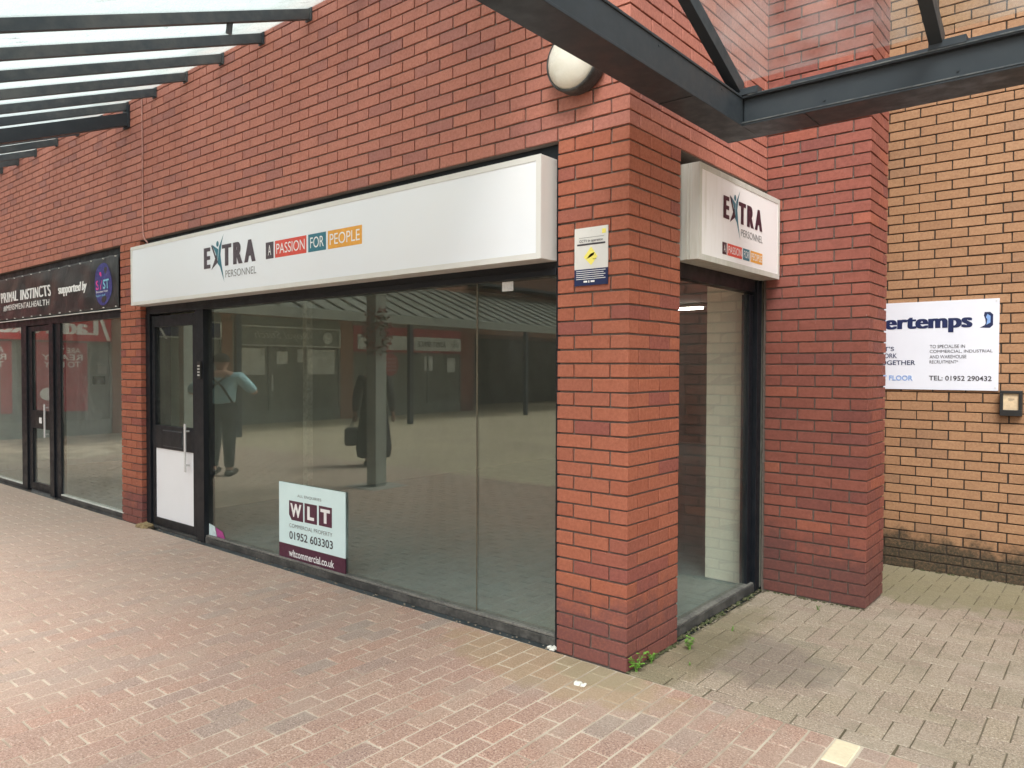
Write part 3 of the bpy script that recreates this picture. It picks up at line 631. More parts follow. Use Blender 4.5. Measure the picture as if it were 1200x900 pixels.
mb = MB(); F.text(mb, 'SY', -6.493, -6.33, 2.363, 2.462, .006, bold=.02); F.poly(mb, ell(-6.375, 2.52, .028, .028, 10), .006); obj('lettering', mb, 'pink', bn)
mb = MB(); F.text(mb, 'ST', -6.315, -6.146, 2.363, 2.462, .006, bold=.02); F.text(mb, 'Support Staff', -6.489, -6.25, 2.285, 2.312, .006); obj('lettering', mb, 'cyan', bn)
mb = MB(); F.text(mb, 'Shrewsbury Youth', -6.489, -6.19, 2.325, 2.352, .006, bold=.01); obj('lettering', mb, 'white_print', bn)
mb = MB()
for u in np.arange(BU0+.1, BU1, .30):
    for v in (BZ0+.02, BZ1-.02): mb.box((u-.006, -.004, v-.006), (u+.006, .012, v+.006))
obj('eyelet', mb, 'casing', bn, kind='stuff')
mb = MB(); mb.tube([(BU0, .006, BZ0-.012), (BU1+.06, .006, BZ0-.012)], .006, 6); obj('cord', mb, 'casing', bn)

# letting board stuck to the glass
wb = thing('letting_board', (-2.78, GY-.01, .35), 'pale mint and plum WLT letting board standing against the big window', 'notice board')
W0, W1, WZ0, WZ1 = -3.196, -2.364, .040, .655; WY = .066
boxo('board', (W0, WY, .178), (W1, WY+.008, WZ1), 'board_mint', wb); boxo('footer', (W0, WY, WZ0), (W1, WY+.008, .1778), 'plum', wb)
F = Face('F', WY); mb = MB()
F.poly(mb, [(-3.059, .521), (-3.059, .410), (-3.025, .372), (-2.874, .372), (-2.874, .521)]); F.rect(mb, -2.856, -2.699, .375, .522); F.rect(mb, -2.676, -2.518, .377, .525)
obj('logo_block', mb, 'plum', wb)
mb = MB(); F.text(mb, 'W', -3.04, -2.895, .398, .502, bold=.045); F.text(mb, 'L', -2.82, -2.735, .40, .502, bold=.045); F.text(mb, 'T', -2.655, -2.54, .40, .505, bold=.045); F.text(mb, 'wltcommercial.co.uk', -3.06, -2.493, .086, .142, bold=.015); obj('lettering', mb, 'white_print', wb)
mb = MB(); F.text(mb, 'ALL ENQUIRIES', -2.946, -2.645, .554, .578, bold=-.005); F.text(mb, 'COMMERCIAL PROPERTY', -3.053, -2.513, .313, .343, bold=-.006); obj('lettering', mb, 'grey_print', wb)
mb = MB(); F.text(mb, '01952 603303', -3.054, -2.507, .222, .284, bold=.012); obj('lettering', mb, 'charcoal', wb)

# cctv notice
cn = thing('cctv_notice', (-.222, -.003, 2.13), 'small white, yellow and navy camera notice screwed to the corner pillar', 'notice')
boxo('plate', (-.327, -.006, 2.070), (-.120, -.0015, 2.286), 'casing', cn); boxo('footer', (-.327, -.006, 1.984), (-.120, -.0015, 2.0698), 'navy', cn)
F = Face('F', -.006); mb = MB(); F.poly(mb, [(-.222, 2.088), (-.182, 2.132), (-.222, 2.185), (-.268, 2.132)]); F.rect(mb, -.155, -.132, 2.247, 2.27); obj('warning_diamond', mb, 'yellow', cn)
mb = MB(); F.text(mb, 'CCTV in operation', -.295, -.150, 2.206, 2.224, bold=.012); F.rect(mb, -.31, -.135, 2.194, 2.203); F.rect(mb, -.298, -.142, 2.233, 2.2345)
F.poly(mb, [(-.250, 2.122), (-.228, 2.146), (-.200, 2.155), (-.206, 2.140), (-.232, 2.128)]); F.rect(mb, -.212, -.190, 2.118, 2.121); obj('lettering', mb, 'charcoal', cn)
mb = MB()
for i in range(5): F.rect(mb, -.315, -.133-.012*(i % 2), 2.062-i*.0105-.003, 2.062-i*.0105)
F.rect(mb, -.268, -.245, 2.000, 2.009); F.rect(mb, -.238, -.232, 1.998, 2.01); F.rect(mb, -.224, -.200, 2.000, 2.009); obj('small_print', mb, 'white_print', cn)
mb = MB(); mb.tube([(-.222, -.0075, 2.272), (-.222, -.006, 2.272)], .004, 8); obj('screw', mb, 'chrome', cn)

# recruitment board on the tan wall
tb = thing('recruitment_board', (.5, YT, 1.74), 'white recruitment board reading ertemps, half hidden behind the brick pier', 'sign')
boxo('board', (.02, YT-.012, 1.389), (1.194, YT-.002, 2.085), 'tan_sign', tb, bevel=.001); F = Face('F', YT-.012)
mb = MB(); F.text(mb, 'Pertemps', .318, 1.022, 1.838, 1.985, bold=.01, spacing=1.06, fat=.009); F.poly(mb, [(1.070, 1.868), (1.10, 1.885), (1.108, 1.90), (1.105, 1.93), (1.095, 1.96), (1.10, 1.985), (1.135, 1.985), (1.155, 1.965), (1.155, 1.885), (1.135, 1.864)]); obj('lettering', mb, 'navy', tb)
mb = MB(); F.poly(mb, [(1.112, 1.888), (1.138, 1.905), (1.138, 1.955), (1.118, 1.97), (1.108, 1.945), (1.118, 1.93)], .002); F.text(mb, 'FIRST FLOOR', .30, .617, 1.459, 1.500, bold=.02); obj('lettering', mb, 'sky_print', tb)
mb = MB()
F.text(mb, "LET'S", .345, .478, 1.697, 1.733, bold=.012); F.text(mb, 'WORK', .355, .500, 1.640, 1.678, bold=.012); F.text(mb, 'TOGETHER', .345, .634, 1.584, 1.622, bold=.012); obj('lettering', mb, 'navy', tb)
mb = MB()
for i, (tx, u) in enumerate((('TO SPECIALISE IN', .975), ('COMMERCIAL, INDUSTRIAL', 1.155), ('AND WAREHOUSE', .985), ('RECRUITMENT*', .930))): F.text(mb, tx, .735, u, 1.716-i*.040, 1.742-i*.040)
F.text(mb, 'TEL: 01952 290432', .732, 1.152, 1.462, 1.500, bold=.015); obj('lettering', mb, 'charcoal', tb)
mb = MB()
for u in (1.175,):
    for v in (1.41, 2.065): mb.tube([(u, YT-.015, v), (u, YT-.011, v)], .006, 8)
obj('screw', mb, 'chrome', tb)
kb = thing('key_box', (1.277, YT, 1.3), 'small black framed box with a cream face below the recruitment board', 'wall box')
mb = MB(); x0, x1, z0, z1 = 1.208, 1.348, 1.205, 1.393
for a, b in (((x0, YT-.055, z0), (x1, YT-.003, z0+.045)), ((x0, YT-.055, z1-.022), (x1, YT-.003, z1)), ((x0, YT-.055, z0+.045), (x0+.022, YT-.003, z1-.022)), ((x1-.022, YT-.055, z0+.045), (x1, YT-.003, z1-.022))): mb.box(a, b)
obj('frame', mb, 'black_plastic', kb, bevel=.003); boxo('face', (x0+.022, YT-.040, z0+.045), (x1-.022, YT-.004, z1-.022), 'box_face', kb)
mb = MB(); Face('F', YT-.041).rect(mb, x0+.05, x1-.05, 1.33, 1.333); Face('F', YT-.041).rect(mb, x0+.055, x1-.055, 1.318, 1.320); obj('print', mb, 'charcoal', kb)

# bulkhead lamp
lm = thing('wall_lamp', (-.30, 0, 3.15), 'round cream bulkhead lamp with cobwebbed black rim high on the wall behind the steel beam', 'wall lamp')
def dome(mb, c, r, d0, dep, nr=8, na=36):
    vs = [(c[0], c[1]-d0-dep, c[2])]; fs = []
    for i in range(1, nr+1):
        t = i/nr*math.pi/2; rr_ = r*math.sin(t); yy = c[1]-d0-dep*math.cos(t)
        for a in range(na): vs.append((c[0]+rr_*math.cos(2*math.pi*a/na), yy, c[2]+rr_*math.sin(2*math.pi*a/na)))
    for a in range(na): fs.append((0, 1+a, 1+(a+1) % na))
    for i in range(nr-1):
        for a in range(na): p = 1+i*na; fs.append((p+a, p+na+a, p+na+(a+1) % na, p+(a+1) % na))
    mb.add(vs, fs); mb.sm = True
LC = (-.290, 0, 3.140); mb = MB(); dome(mb, LC, .150, .085, .065); obj('diffuser', mb, 'diffuser', lm)
mb = MB(); vs = []; na = 40; prof = [(.150, 0), (.162, .02), (.163, .085), (.158, .098), (.151, .100), (.148, .080)]
for r0, dd in prof:
    for a in range(na): vs.append((LC[0]+r0*math.cos(2*math.pi*a/na), -dd-.001, LC[2]+r0*math.sin(2*math.pi*a/na)))
mb.add(vs, [(i*na+a, i*na+(a+1) % na, (i+1)*na+(a+1) % na, (i+1)*na+a) for i in range(len(prof)-1) for a in range(na)]); mb.sm = True; obj('rim', mb, 'lamp_rim', lm)
# cable down the wall
mb = MB(); mb.tube([(-5.357, -.008, 4.11), (-5.352, -.008, 3.6), (-5.356, -.008, 3.0), (-5.350, -.008, 2.83), (-5.315, -.010, 2.77), (-5.25, -.014, 2.735), (-5.24, -.02, 2.70)], .007, 8)
for z in (3.9, 3.55, 3.2, 2.95): mb.box((-5.368, -.018, z-.004), (-5.342, -.0005, z+.004))
obj('cable', mb, 'cable', label='thin pink painted cable running down the wall to the long white sign', category='cable')

# ================================================================== canopies
SL = .395; ZW = 4.15; YE = -2.95
cn_ = thing('canopy', (-8, -1.5, 3.3), 'lean-to canopy of dark rafters and translucent panels along the shop row', 'canopy', 'shopping court canopies')
rx = [-.25, -.86, -1.46, -2.07, -2.68, -3.30, -3.90, -4.51, -5.10, -5.69, -6.30, -6.91, -7.51, -8.18, -8.79, -9.40, -10.01, -10.62, -11.23, -11.84, -12.45, -13.06]
RM = MB(); RM.beam((0, .0, -.034), (0, YE, -.034+YE*SL), .045, .068); rme = RM.mesh('rafter'); rme.materials.append(M['rafter'])
for x in rx: obj('rafter', rme, None, cn_, loc=(x, 0, ZW))
for a, b in zip(rx, rx[1:]):
    mb = MB(); wd = (a-b)/2-.004
    mb.beam((0, -.004, .012), (0, YE-.06, .012+(YE-.056)*SL), wd*2, .008); obj('roof_panel', mb, 'roof_glass', cn_, loc=((a+b)/2, 0, ZW))
for x in (-.58, -5.69, -10.78):
    mb = MB(); mb.beam((x, -.0, ZW-.162), (x, YE, ZW-.162+YE*SL), .09, .115); mb.box((x-.06, -.02, ZW-.25), (x+.06, -.001, ZW-.03)); obj('main_beam', mb, 'steel', cn_)
zE = ZW+YE*SL
mb = MB(); mb.box((-13.1, YE-.08, zE-.30), (.14, YE+.04, zE-.075)); obj('eaves_beam', mb, 'steel', cn_, bevel=.003)
mb = MB(); mb.box((-13.1, YE-.20, zE-.12), (.10, YE-.085, zE-.02)); obj('gutter', mb, 'steel', cn_)
for x in (-5.62, -10.72): boxo('post', (x-.09, YE+.02-.09, 0), (x+.09, YE+.02+.09, zE-.30), 'post', cn_, bevel=.004); 
boxo('post_base', (-5.92, YE-.28, -.05), (-5.32, YE+.32, .006), 'concrete', cn_)
mb = MB(); mb.beam((-2.68, -.62, 3.865), (-2.685, -.63, 3.76), .02, .035, up=(0, 1, 0)); obj('bracket', mb, 'rafter', cn_)
mb = MB()
for x in rx:
    mb.box((x-.035, -.012, ZW-.085), (x+.035, -.001, ZW+.012))
obj('wall_plate', mb, 'rafter', cn_, kind='stuff')
# --- corner canopy with the two steel beams
cc = thing('canopy', (3, -1, 3), 'steel framed canopy crossing in front of the corner, slate beams meeting under glass', 'canopy', 'shopping court canopies')
BZ, BT = 2.845, 3.005; AX0, AX1 = .150, .335; BY0, BY1 = .60, .845
mb = MB()
mb.box((AX0, -6.0, BZ), (AX1, BY1, BZ+.014)); mb.box((AX0+.01, -6.0, BZ+.014), (AX1-.006, BY1-.01, BT-.012)); mb.box((AX0, -6.0, BT-.012), (AX1, BY1, BT))
obj('beam', mb, 'steel', cc, bevel=.002, label='slate beam running back towards the street')
mb = MB(); mb.box((AX1, BY0-.004, BZ), (7.5, BY1, BZ+.014)); mb.box((AX1, BY0+.022, BZ+.014), (7.5, BY1-.02, BT-.014)); mb.box((AX1, BY0-.004, BT-.014), (7.5, BY1, BT))
obj('beam', mb, 'steel', cc, bevel=.002, label='slate beam crossing in front of the brick pier')
mb = MB(); mb.box((AX1+.0, BY0-.008, BZ+.012), (7.5, BY0-.0045, BZ+.018)); mb.box((AX1+.03, BY0-.009, BT-.006), (7.5, BY0-.0045, BT)); obj('beam_lip', mb, 'steel_top', cc)
mb = MB(); mb.box((AX1+.22, BY0+.10, BT+.001), (7.5, BY0+.13, BT+.055)); obj('gutter', mb, 'steel', cc)
mb = MB()
for i in range(5):
    mb.tube([(AX1-.0062, BY0-.25-i*.66, BT-.035), (AX1-.003, BY0-.25-i*.66, BT-.035)], .005, 6)
for x in (.75, 1.33, 2.3):
    mb.tube([(x, BY0+.016, BZ+.05), (x, BY0+.023, BZ+.05)], .005, 6)
mb.box((AX1+.32, BY0+.0, BZ-.004), (AX1+.326, BY1, BZ-.0005)); mb.box((AX0+.0, .02, BZ-.003), (AX1, .026, BZ-.0005))
obj('bolt', mb, 'steel', cc, kind='stuff')
SR = .428; ridge = -3.4
for x in (.300, 1.245, 2.19, 3.135, 4.08, 5.025, 5.97):
    mb = MB(); mb.beam((x, BY0+.03, BT+.045), (x, ridge, BT+.045+(BY0+.03-ridge)*SR), .055, .075); r1 = obj('rafter', mb, 'steel', cc, bevel=.002)
    mb = MB(); mb.box((x-.03, BY0-.012, BT+.001), (x+.12, BY0+.05, BT+.035)); obj('bracket', mb, 'steel', cc)
    mb = MB(); mb.beam((x, ridge, BT+.045+(BY0+.03-ridge)*SR), (x, ridge*2-BY0, BT+.045), .055, .075); obj('rafter', mb, 'steel', cc)
xs = [.300, 1.245, 2.19, 3.135, 4.08, 5.025, 5.97]
for a, b in zip(xs, xs[1:]):
    for y0, y1, z0, z1 in ((BY0+.03, ridge, BT+.089, BT+.095+(BY0+.03-ridge)*SR), (ridge-.01, ridge*2-BY0, BT+.095+(BY0+.03-ridge)*SR, BT+.095)):
        mb = MB(); mb.beam(((a+b)/2, y0, z0), ((a+b)/2, y1, z1), b-a-.006, .008); obj('roof_panel', mb, 'roof_clear', cc)

# ================================================================== the court behind the camera (seen mirrored in the glass)
XO = -16.4
rw = thing('brick_building', (XO, -12, 0), 'brown brick building across the court, mirrored in the shop windows above a row of shops', 'building')
boxo('wall', (XO-4, -27, 2.8), (XO-.06, .3, 8.5), 'brick_brown', rw)
boxo('wall', (XO-4, -27, -.1), (XO-3, .3, 2.8), 'brick_brown', rw)
boxo('wall', (XO-4, -27, -.1), (XO+1.5, -26.4, 8.5), 'brick_brown', rw)
for y0, y1, mt in ((-4.45, -4.02, 'brick_brown'), (-7.05, -6.75, 'brick_brown'), (-11.05, -10.58, 'brick_brown'), (-16.5, -15.85, 'brick_pier'), (-.6, .3, 'brick_brown')): boxo('brick_column', (XO-.2, y0, -.05), (XO+.02, y1, 2.8), mt, rw)
for y in (-21.8, -19.6, -18.2):
    w_ = boxo('window', (XO-.058, y-.55, 5.3), (XO-.03, y+.55, 6.6), 'opp_frame', rw); boxo('pane', (XO-.029, y-.48, 5.38), (XO-.02, y+.48, 6.52), 'opp_dark', w_)
mb = MB()
for i in range(70): mb.box((XO+.5, -24+i*.11, 4.6), (XO+.515, -23.985+i*.11, 5.5))
mb.box((XO+.49, -24, 5.5), (XO+.53, -16.3, 5.54)); mb.box((XO-.06, -24, 4.5), (XO+.6, -16.3, 4.6)); obj('railing', mb, 'steel', rw)
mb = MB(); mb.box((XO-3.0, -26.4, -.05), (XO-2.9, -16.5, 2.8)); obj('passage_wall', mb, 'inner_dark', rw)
def opp_shop(y0, y1, label, fascia, fz0, fz1, trim=None, doors=(), stall=.35, glassmat='opp_dark'):
    t = thing('shopfront', (XO, (y0+y1)/2, 0), label, 'shopfront'); boxo('fascia', (XO-.05, y0, fz0), (XO+.03, y1, fz1), fascia, t); boxo('soffit', (XO-.1, y0, fz1), (XO+.0, y1, 2.95), 'opp_dark', t)
    boxo('stall_riser', (XO-.1, y0, -.02), (XO, y1, stall), 'opp_grey', t)
    if trim:
        mb = MB(); 
        for z in (fz0-.02, fz1-.02): mb.box((XO+.031, y0, z), (XO+.05, y1, z+.04))
        mb.box((XO+.031, y0, fz0), (XO+.05, y0+.04, fz1)); obj('trim', mb, 'opp_frame', t)
    boxo('window', (XO-.09, y0, stall), (XO-.05, y1, fz0), glassmat, t)
    n = 3
    for i in range(n+1):
        y = y0+(y1-y0)*i/n; boxo('mullion', (XO-.05, y-.03, stall), (XO, y+.03, fz0), 'opp_grey', t)
    for d in doors:
        dd = boxo('door', (XO-.045, d-.45, .0), (XO-.005, d+.45, fz0-.05), 'opp_dark', t); boxo('handle', (XO-.005, d+.33, .9), (XO+.03, d+.37, 1.35), 'opp_frame', dd)
    return t
F = Face('S', XO+.03)
t = opp_shop(-4.0, -.62, 'red betting shop across the court, mirrored in the banner shop windows', 'bet_red', 2.14, 2.80, stall=.35)
mb = MB(); F.text(mb, 'Ladbrokes', -3.72, -1.55, 2.28, 2.64, .004, fat=.03); F.poly(mb, [(-3.98, 2.16), (-3.90, 2.16), (-3.70, 2.78), (-3.78, 2.78)], .004); obj('lettering', mb, 'white_print', t)
for a, b in ((-3.5, -2.35), (-2.0, -.9)):
    boxo('poster', (XO-.048, a, .55), (XO-.03, b, 2.1), 'poster_red', t); mb = MB(); FF = Face('S', XO-.03)
    FF.text(mb, 'ARE YOU', a+.15, b-.35, 1.86, 1.98, .004, bold=.012); FF.text(mb, 'READY', a+.1, b-.2, 1.70, 1.83, .004, bold=.012); FF.text(mb, 'TO PLAY', a+.15, b-.25, 1.54, 1.67, .004, bold=.012); FF.poly(mb, ell((a+b)/2+.25, .95, .16, .14), .004); obj('lettering', mb, 'white_print', t)
t = opp_shop(-6.74, -4.46, 'navy fronted shop across the court, mirrored in the glass of the white panelled door', 'navy', 2.30, 2.72, trim=True, doors=(-5.2,))
mb = MB(); F.text(mb, "Terry's", -6.5, -5.6, 2.42, 2.62, .004); F.poly(mb, [(-5.3, 2.25), (-5.24, 2.25), (-4.95, 2.75), (-5.0, 2.75)], .004); obj('lettering', mb, 'white_print', t)
t = opp_shop(-10.56, -7.06, 'grey fronted shop with pale trim across the court, mirrored in the big window', 'opp_grey', 2.16, 2.68, trim=True, doors=(-8.6,))
mb = MB(); F.text(mb, 'Royal Stitch', -9.45, -7.7, 2.30, 2.56, .004, bold=-.01, shear=.4); F.poly(mb, ell(-10.1, 2.42, .17, .17), .004); obj('lettering', mb, 'opp_frame', t)
mb = MB(); mb.box((XO-.049, -10.4, 1.35), (XO-.044, -9.45, 2.08)); mb.box((XO-.049, -8.05, 1.35), (XO-.044, -7.2, 2.08)); mb.box((XO-.049, -9.3, 1.7), (XO-.044, -9.1, 2.08)); mb.box((XO-.004, -8.75, 1.65), (XO-.001, -8.4, 2.0)); obj('blind', mb, 'opp_frame', t)
t = opp_shop(-15.84, -11.06, 'red trimmed shop with white boards across the court, mirrored in the big window', 'poster_red', 2.05, 2.85, doors=(-12.4,))
for a, b in ((-15.8, -13.55), (-13.3, -11.2)): boxo('sign_board', (XO+.031, a, 2.13), (XO+.05, b, 2.58), 'opp_sign', t)
F2 = Face('S', XO+.05); mb = MB(); F2.text(mb, 'ASYST-SPACE', -15.05, -13.7, 2.26, 2.44, .004, fat=.01); F2.text(mb, 'SYST', -15.7, -15.3, 2.28, 2.40, .004); obj('lettering', mb, 'charcoal', t)
mb = MB(); Face('S', XO-.045).poly(mb, ell(-12.55, 1.65, .36, .36), .05); obj('round_poster', mb, 'poster_red', t)
mb = MB(); F3 = Face('S', XO+.007)
for i in range(4): F3.text(mb, ('SPACE', 'TO MEET', 'AND MAKE', 'HERE')[i], -12.80, -12.30, 1.80-i*.12, 1.87-i*.12, .002)
obj('lettering', mb, 'white_print', t)
mb = MB(); F3 = Face('S', XO-.04); F3.rect(mb, -14.5, -14.1, 1.45, 1.95); F3.rect(mb, -15.6, -15.2, 1.4, 1.9); obj('poster', mb, 'opp_sign', t)
# canopy in front of them
oc = thing('canopy', (-15, -13, 3.5), 'dull grey lean-to canopy across the court, mirrored in the big window', 'canopy', 'shopping court canopies')
ya, yb = -3.3, -24.0; mb = MB(); mb.beam(((-13.3+XO)/2-0, (ya+yb)/2-(ya-yb)/2, (2.98+4.2)/2), ((-13.3+XO)/2, (ya+yb)/2+(ya-yb)/2, (2.98+4.2)/2), 3.35, .02, up=(-1.22, 0, 3.1)) if False else None
q = [(-13.25, ya, 2.98), (-13.25, yb, 2.98), (XO-.05, yb, 4.25), (XO-.05, ya, 4.25)]; mb.add(q+[(a, b, c_-.03) for a, b, c_ in q], [(0, 3, 2, 1), (4, 5, 6, 7), (0, 1, 5, 4), (1, 2, 6, 5), (2, 3, 7, 6), (3, 0, 4, 7)]); obj('roof_sheet', mb, 'roof_opp', oc)
for i in range(int((ya-yb)/.62)):
    y = ya-.05-i*.62; mb = MB(); mb.beam((-13.25, y, 3.0), (XO-.05, y, 4.27), .05, .05); obj('rafter', mb, 'opp_dark', oc)
boxo('eaves_beam', (-13.35, yb, 2.74), (-13.2, ya, 2.97), 'opp_grey', oc)
for y in (-5.4, -10.55, -15.65, -20.7): boxo('post', (-13.33, y-.06, 0), (-13.21, y+.06, 2.74), 'steel', oc)
# the other side of the square closes the view
ob = thing('brick_building', (0, -34, 0), 'long brown brick building closing the far side of the square', 'building')
boxo('wall', (-22, -38, -.1), (26, -34, 7.5), 'brick_brown', ob)
for i in range(12):
    w_ = boxo('window', (-20+i*3.8, -33.995, 4.3), (-18.4+i*3.8, -33.96, 5.7), 'opp_frame', ob); boxo('pane', (-19.9+i*3.8, -33.955, 4.4), (-18.5+i*3.8, -33.94, 5.6), 'opp_dark', w_)
boxo('shop_band', (-20, -33.995, .1), (24, -33.95, 2.9), 'opp_dark', ob)

# hanging basket on the canopy post
hbk = thing('flower_basket', (-5.62, YE+.02, 2.0), 'basket of dark red flowers tied to the canopy post, mirrored in the big window', 'flower basket')
def leaves(mb, c, rad, n, sz):
    for _ in range(n):
        v = Vector(RNG.normal(size=3)); v = v.normalized()*rad*(RNG.uniform(.3, 1)**.5); p = Vector(c)+Vector((v.x, v.y, v.z*2.0))
        a = Vector(RNG.normal(size=3)).normalized(); b = a.orthogonal().normalized(); s_ = sz*RNG.uniform(.6, 1.3); mb.add([p-a*s_, p+b*s_*.6, p+a*s_, p-b*s_*.6], [(0, 1, 2, 3)])
mb = MB(); leaves(mb, (-5.62, YE+.02, 2.0), .17, 200, .04); obj('foliage', mb, 'foliage', hbk)
mb = MB(); leaves(mb, (-5.62, YE+.02, 2.02), .21, 420, .03); obj('flowers', mb, 'flower', hbk)

# ================================================================== small things on the ground
def weed(x, y, h, n, label, seed):
    rg = random.Random(seed); t = thing('weed', (x, y, gz(y)), label, 'weed', 'weeds in the paving joints'); st = MB(); lf = MB()
    for i in range(n):
        a = rg.uniform(0, 6.28); hh = h*rg.uniform(.5, 1); lx, ly = x+math.cos(a)*hh*.45, y+math.sin(a)*hh*.45
        st.tube([(x+rg.uniform(-.006, .006), y+rg.uniform(-.006, .006), gz(y)-.005), ((x+lx)/2, (y+ly)/2, hh*.6), (lx, ly, hh)], [.0016, .0012, .0008], 5)
        for j in range(5):
            tt = .4+.15*j; p = Vector((x+(lx-x)*tt, y+(ly-y)*tt, hh*tt)); b = rg.uniform(0, 6.28); L = h*rg.uniform(.16, .30)
            dv = Vector((math.cos(b), math.sin(b), rg.uniform(-.1, .5))).normalized(); sdv = dv.cross(Vector((0, 0, 1))).normalized()*L*.36
            q = [p, p+dv*L*.35+sdv, p+dv*L*.75+sdv*.7, p+dv*L*1.05-Vector((0, 0, L*.15)), p+dv*L*.75-sdv*.7, p+dv*L*.35-sdv, p+dv*L*.5-Vector((0, 0, L*.10))]
            lf.add(q, [(0, 1, 6), (1, 2, 6), (2, 3, 6), (3, 4, 6), (4, 5, 6), (5, 0, 6)])
    obj('stem', st, 'leaf', t); obj('leaf', lf, 'leaf', t)
weed(.030, .045, .095, 7, 'leafy green weed at the very foot of the corner pillar', 1)
weed(.035, .195, .065, 6, 'smaller green weed behind the first one beside the corner pillar', 2)
weed(.100, .500, .08, 7, 'upright green weed at the near end of the side window sill', 3)
weed(.16, .94, .030, 6, 'low sprig of weed in a joint midway along the side window', 4)
weed(.43, 1.66, .030, 5, 'tiny weed in the joint before the darker brick pier', 5)
weed(.20, .30, .018, 5, 'flat little weed in the paving in front of the side window', 6)
def lump(name, x, y, r, label, mat='plaster', seed=0, n=7):
    rg = random.Random(seed); t = thing(name, (x, y, 0), label, 'debris')
    mb = MB()
    for i in range(n):
        c = (x+rg.uniform(-r, r), y+rg.uniform(-r, r)*.6, r*.25*rg.random()); s_ = r*rg.uniform(.25, .6); block(mb, c, (s_, s_*.8, s_*.5), s_*.3, .1, s_*.25)
    obj('crumb', mb, mat, t)
lump('plaster_lump', -.485, .03, .030, 'white plaster lump where the window frame meets the corner pillar', seed=3)
lump('plaster_lump', -.10, -.26, .024, 'white splat on the paving in front of the corner pillar', seed=4)
lump('leaf_litter', -5.37, .0, .07, 'dry leaves and crumbs gathered at the foot of the white panelled door', 'dry', 5, 14)
mb = MB(); rg = random.Random(9)
for i in range(260):
    x = rg.uniform(-10.5, -.5); 
    if -5.9 < x < -5.43: continue
    y = .035-abs(rg.gauss(0, .022)); s_ = rg.uniform(.0015, .006); block(mb, (x, y, s_*.4), (s_, s_, s_*.5), s_*.3, rg.random(), s_*.3)
for i in range(90):
    y = rg.uniform(.56, 1.83); x = abs(rg.gauss(0, .03))-.02; s_ = rg.uniform(.0015, .006); block(mb, (x, y, s_*.4), (s_, s_, s_*.5), s_*.3, rg.random(), s_*.3)
obj('grit', mb, 'grit', kind='stuff', label='fine grit along the foot of the shopfronts', category='grit')

mb = MB(); rg = random.Random(21)
for i in range(330):
    k = rg.random()
    if k < .5: x, y = abs(rg.gauss(0, .016))-.028, rg.uniform(.57, 1.84)
    elif k < .72: x, y = abs(rg.gauss(0, .010))+.002, rg.uniform(.0, .56)
    elif k < .84: x, y = rg.uniform(.0, .68), 1.845-abs(rg.gauss(0, .010))
    else: x, y = rg.uniform(.5, 2.6), 3.372-abs(rg.gauss(0, .014))
    s_ = rg.uniform(.004, .011); block(mb, (x, y, gz(y)+s_*.15), (s_, s_, s_*.45), s_*.4, rg.random(), s_*.3)
obj('moss', mb, 'moss', kind='stuff', label='dark soil and moss gathered along the foot of the side walls', category='moss')

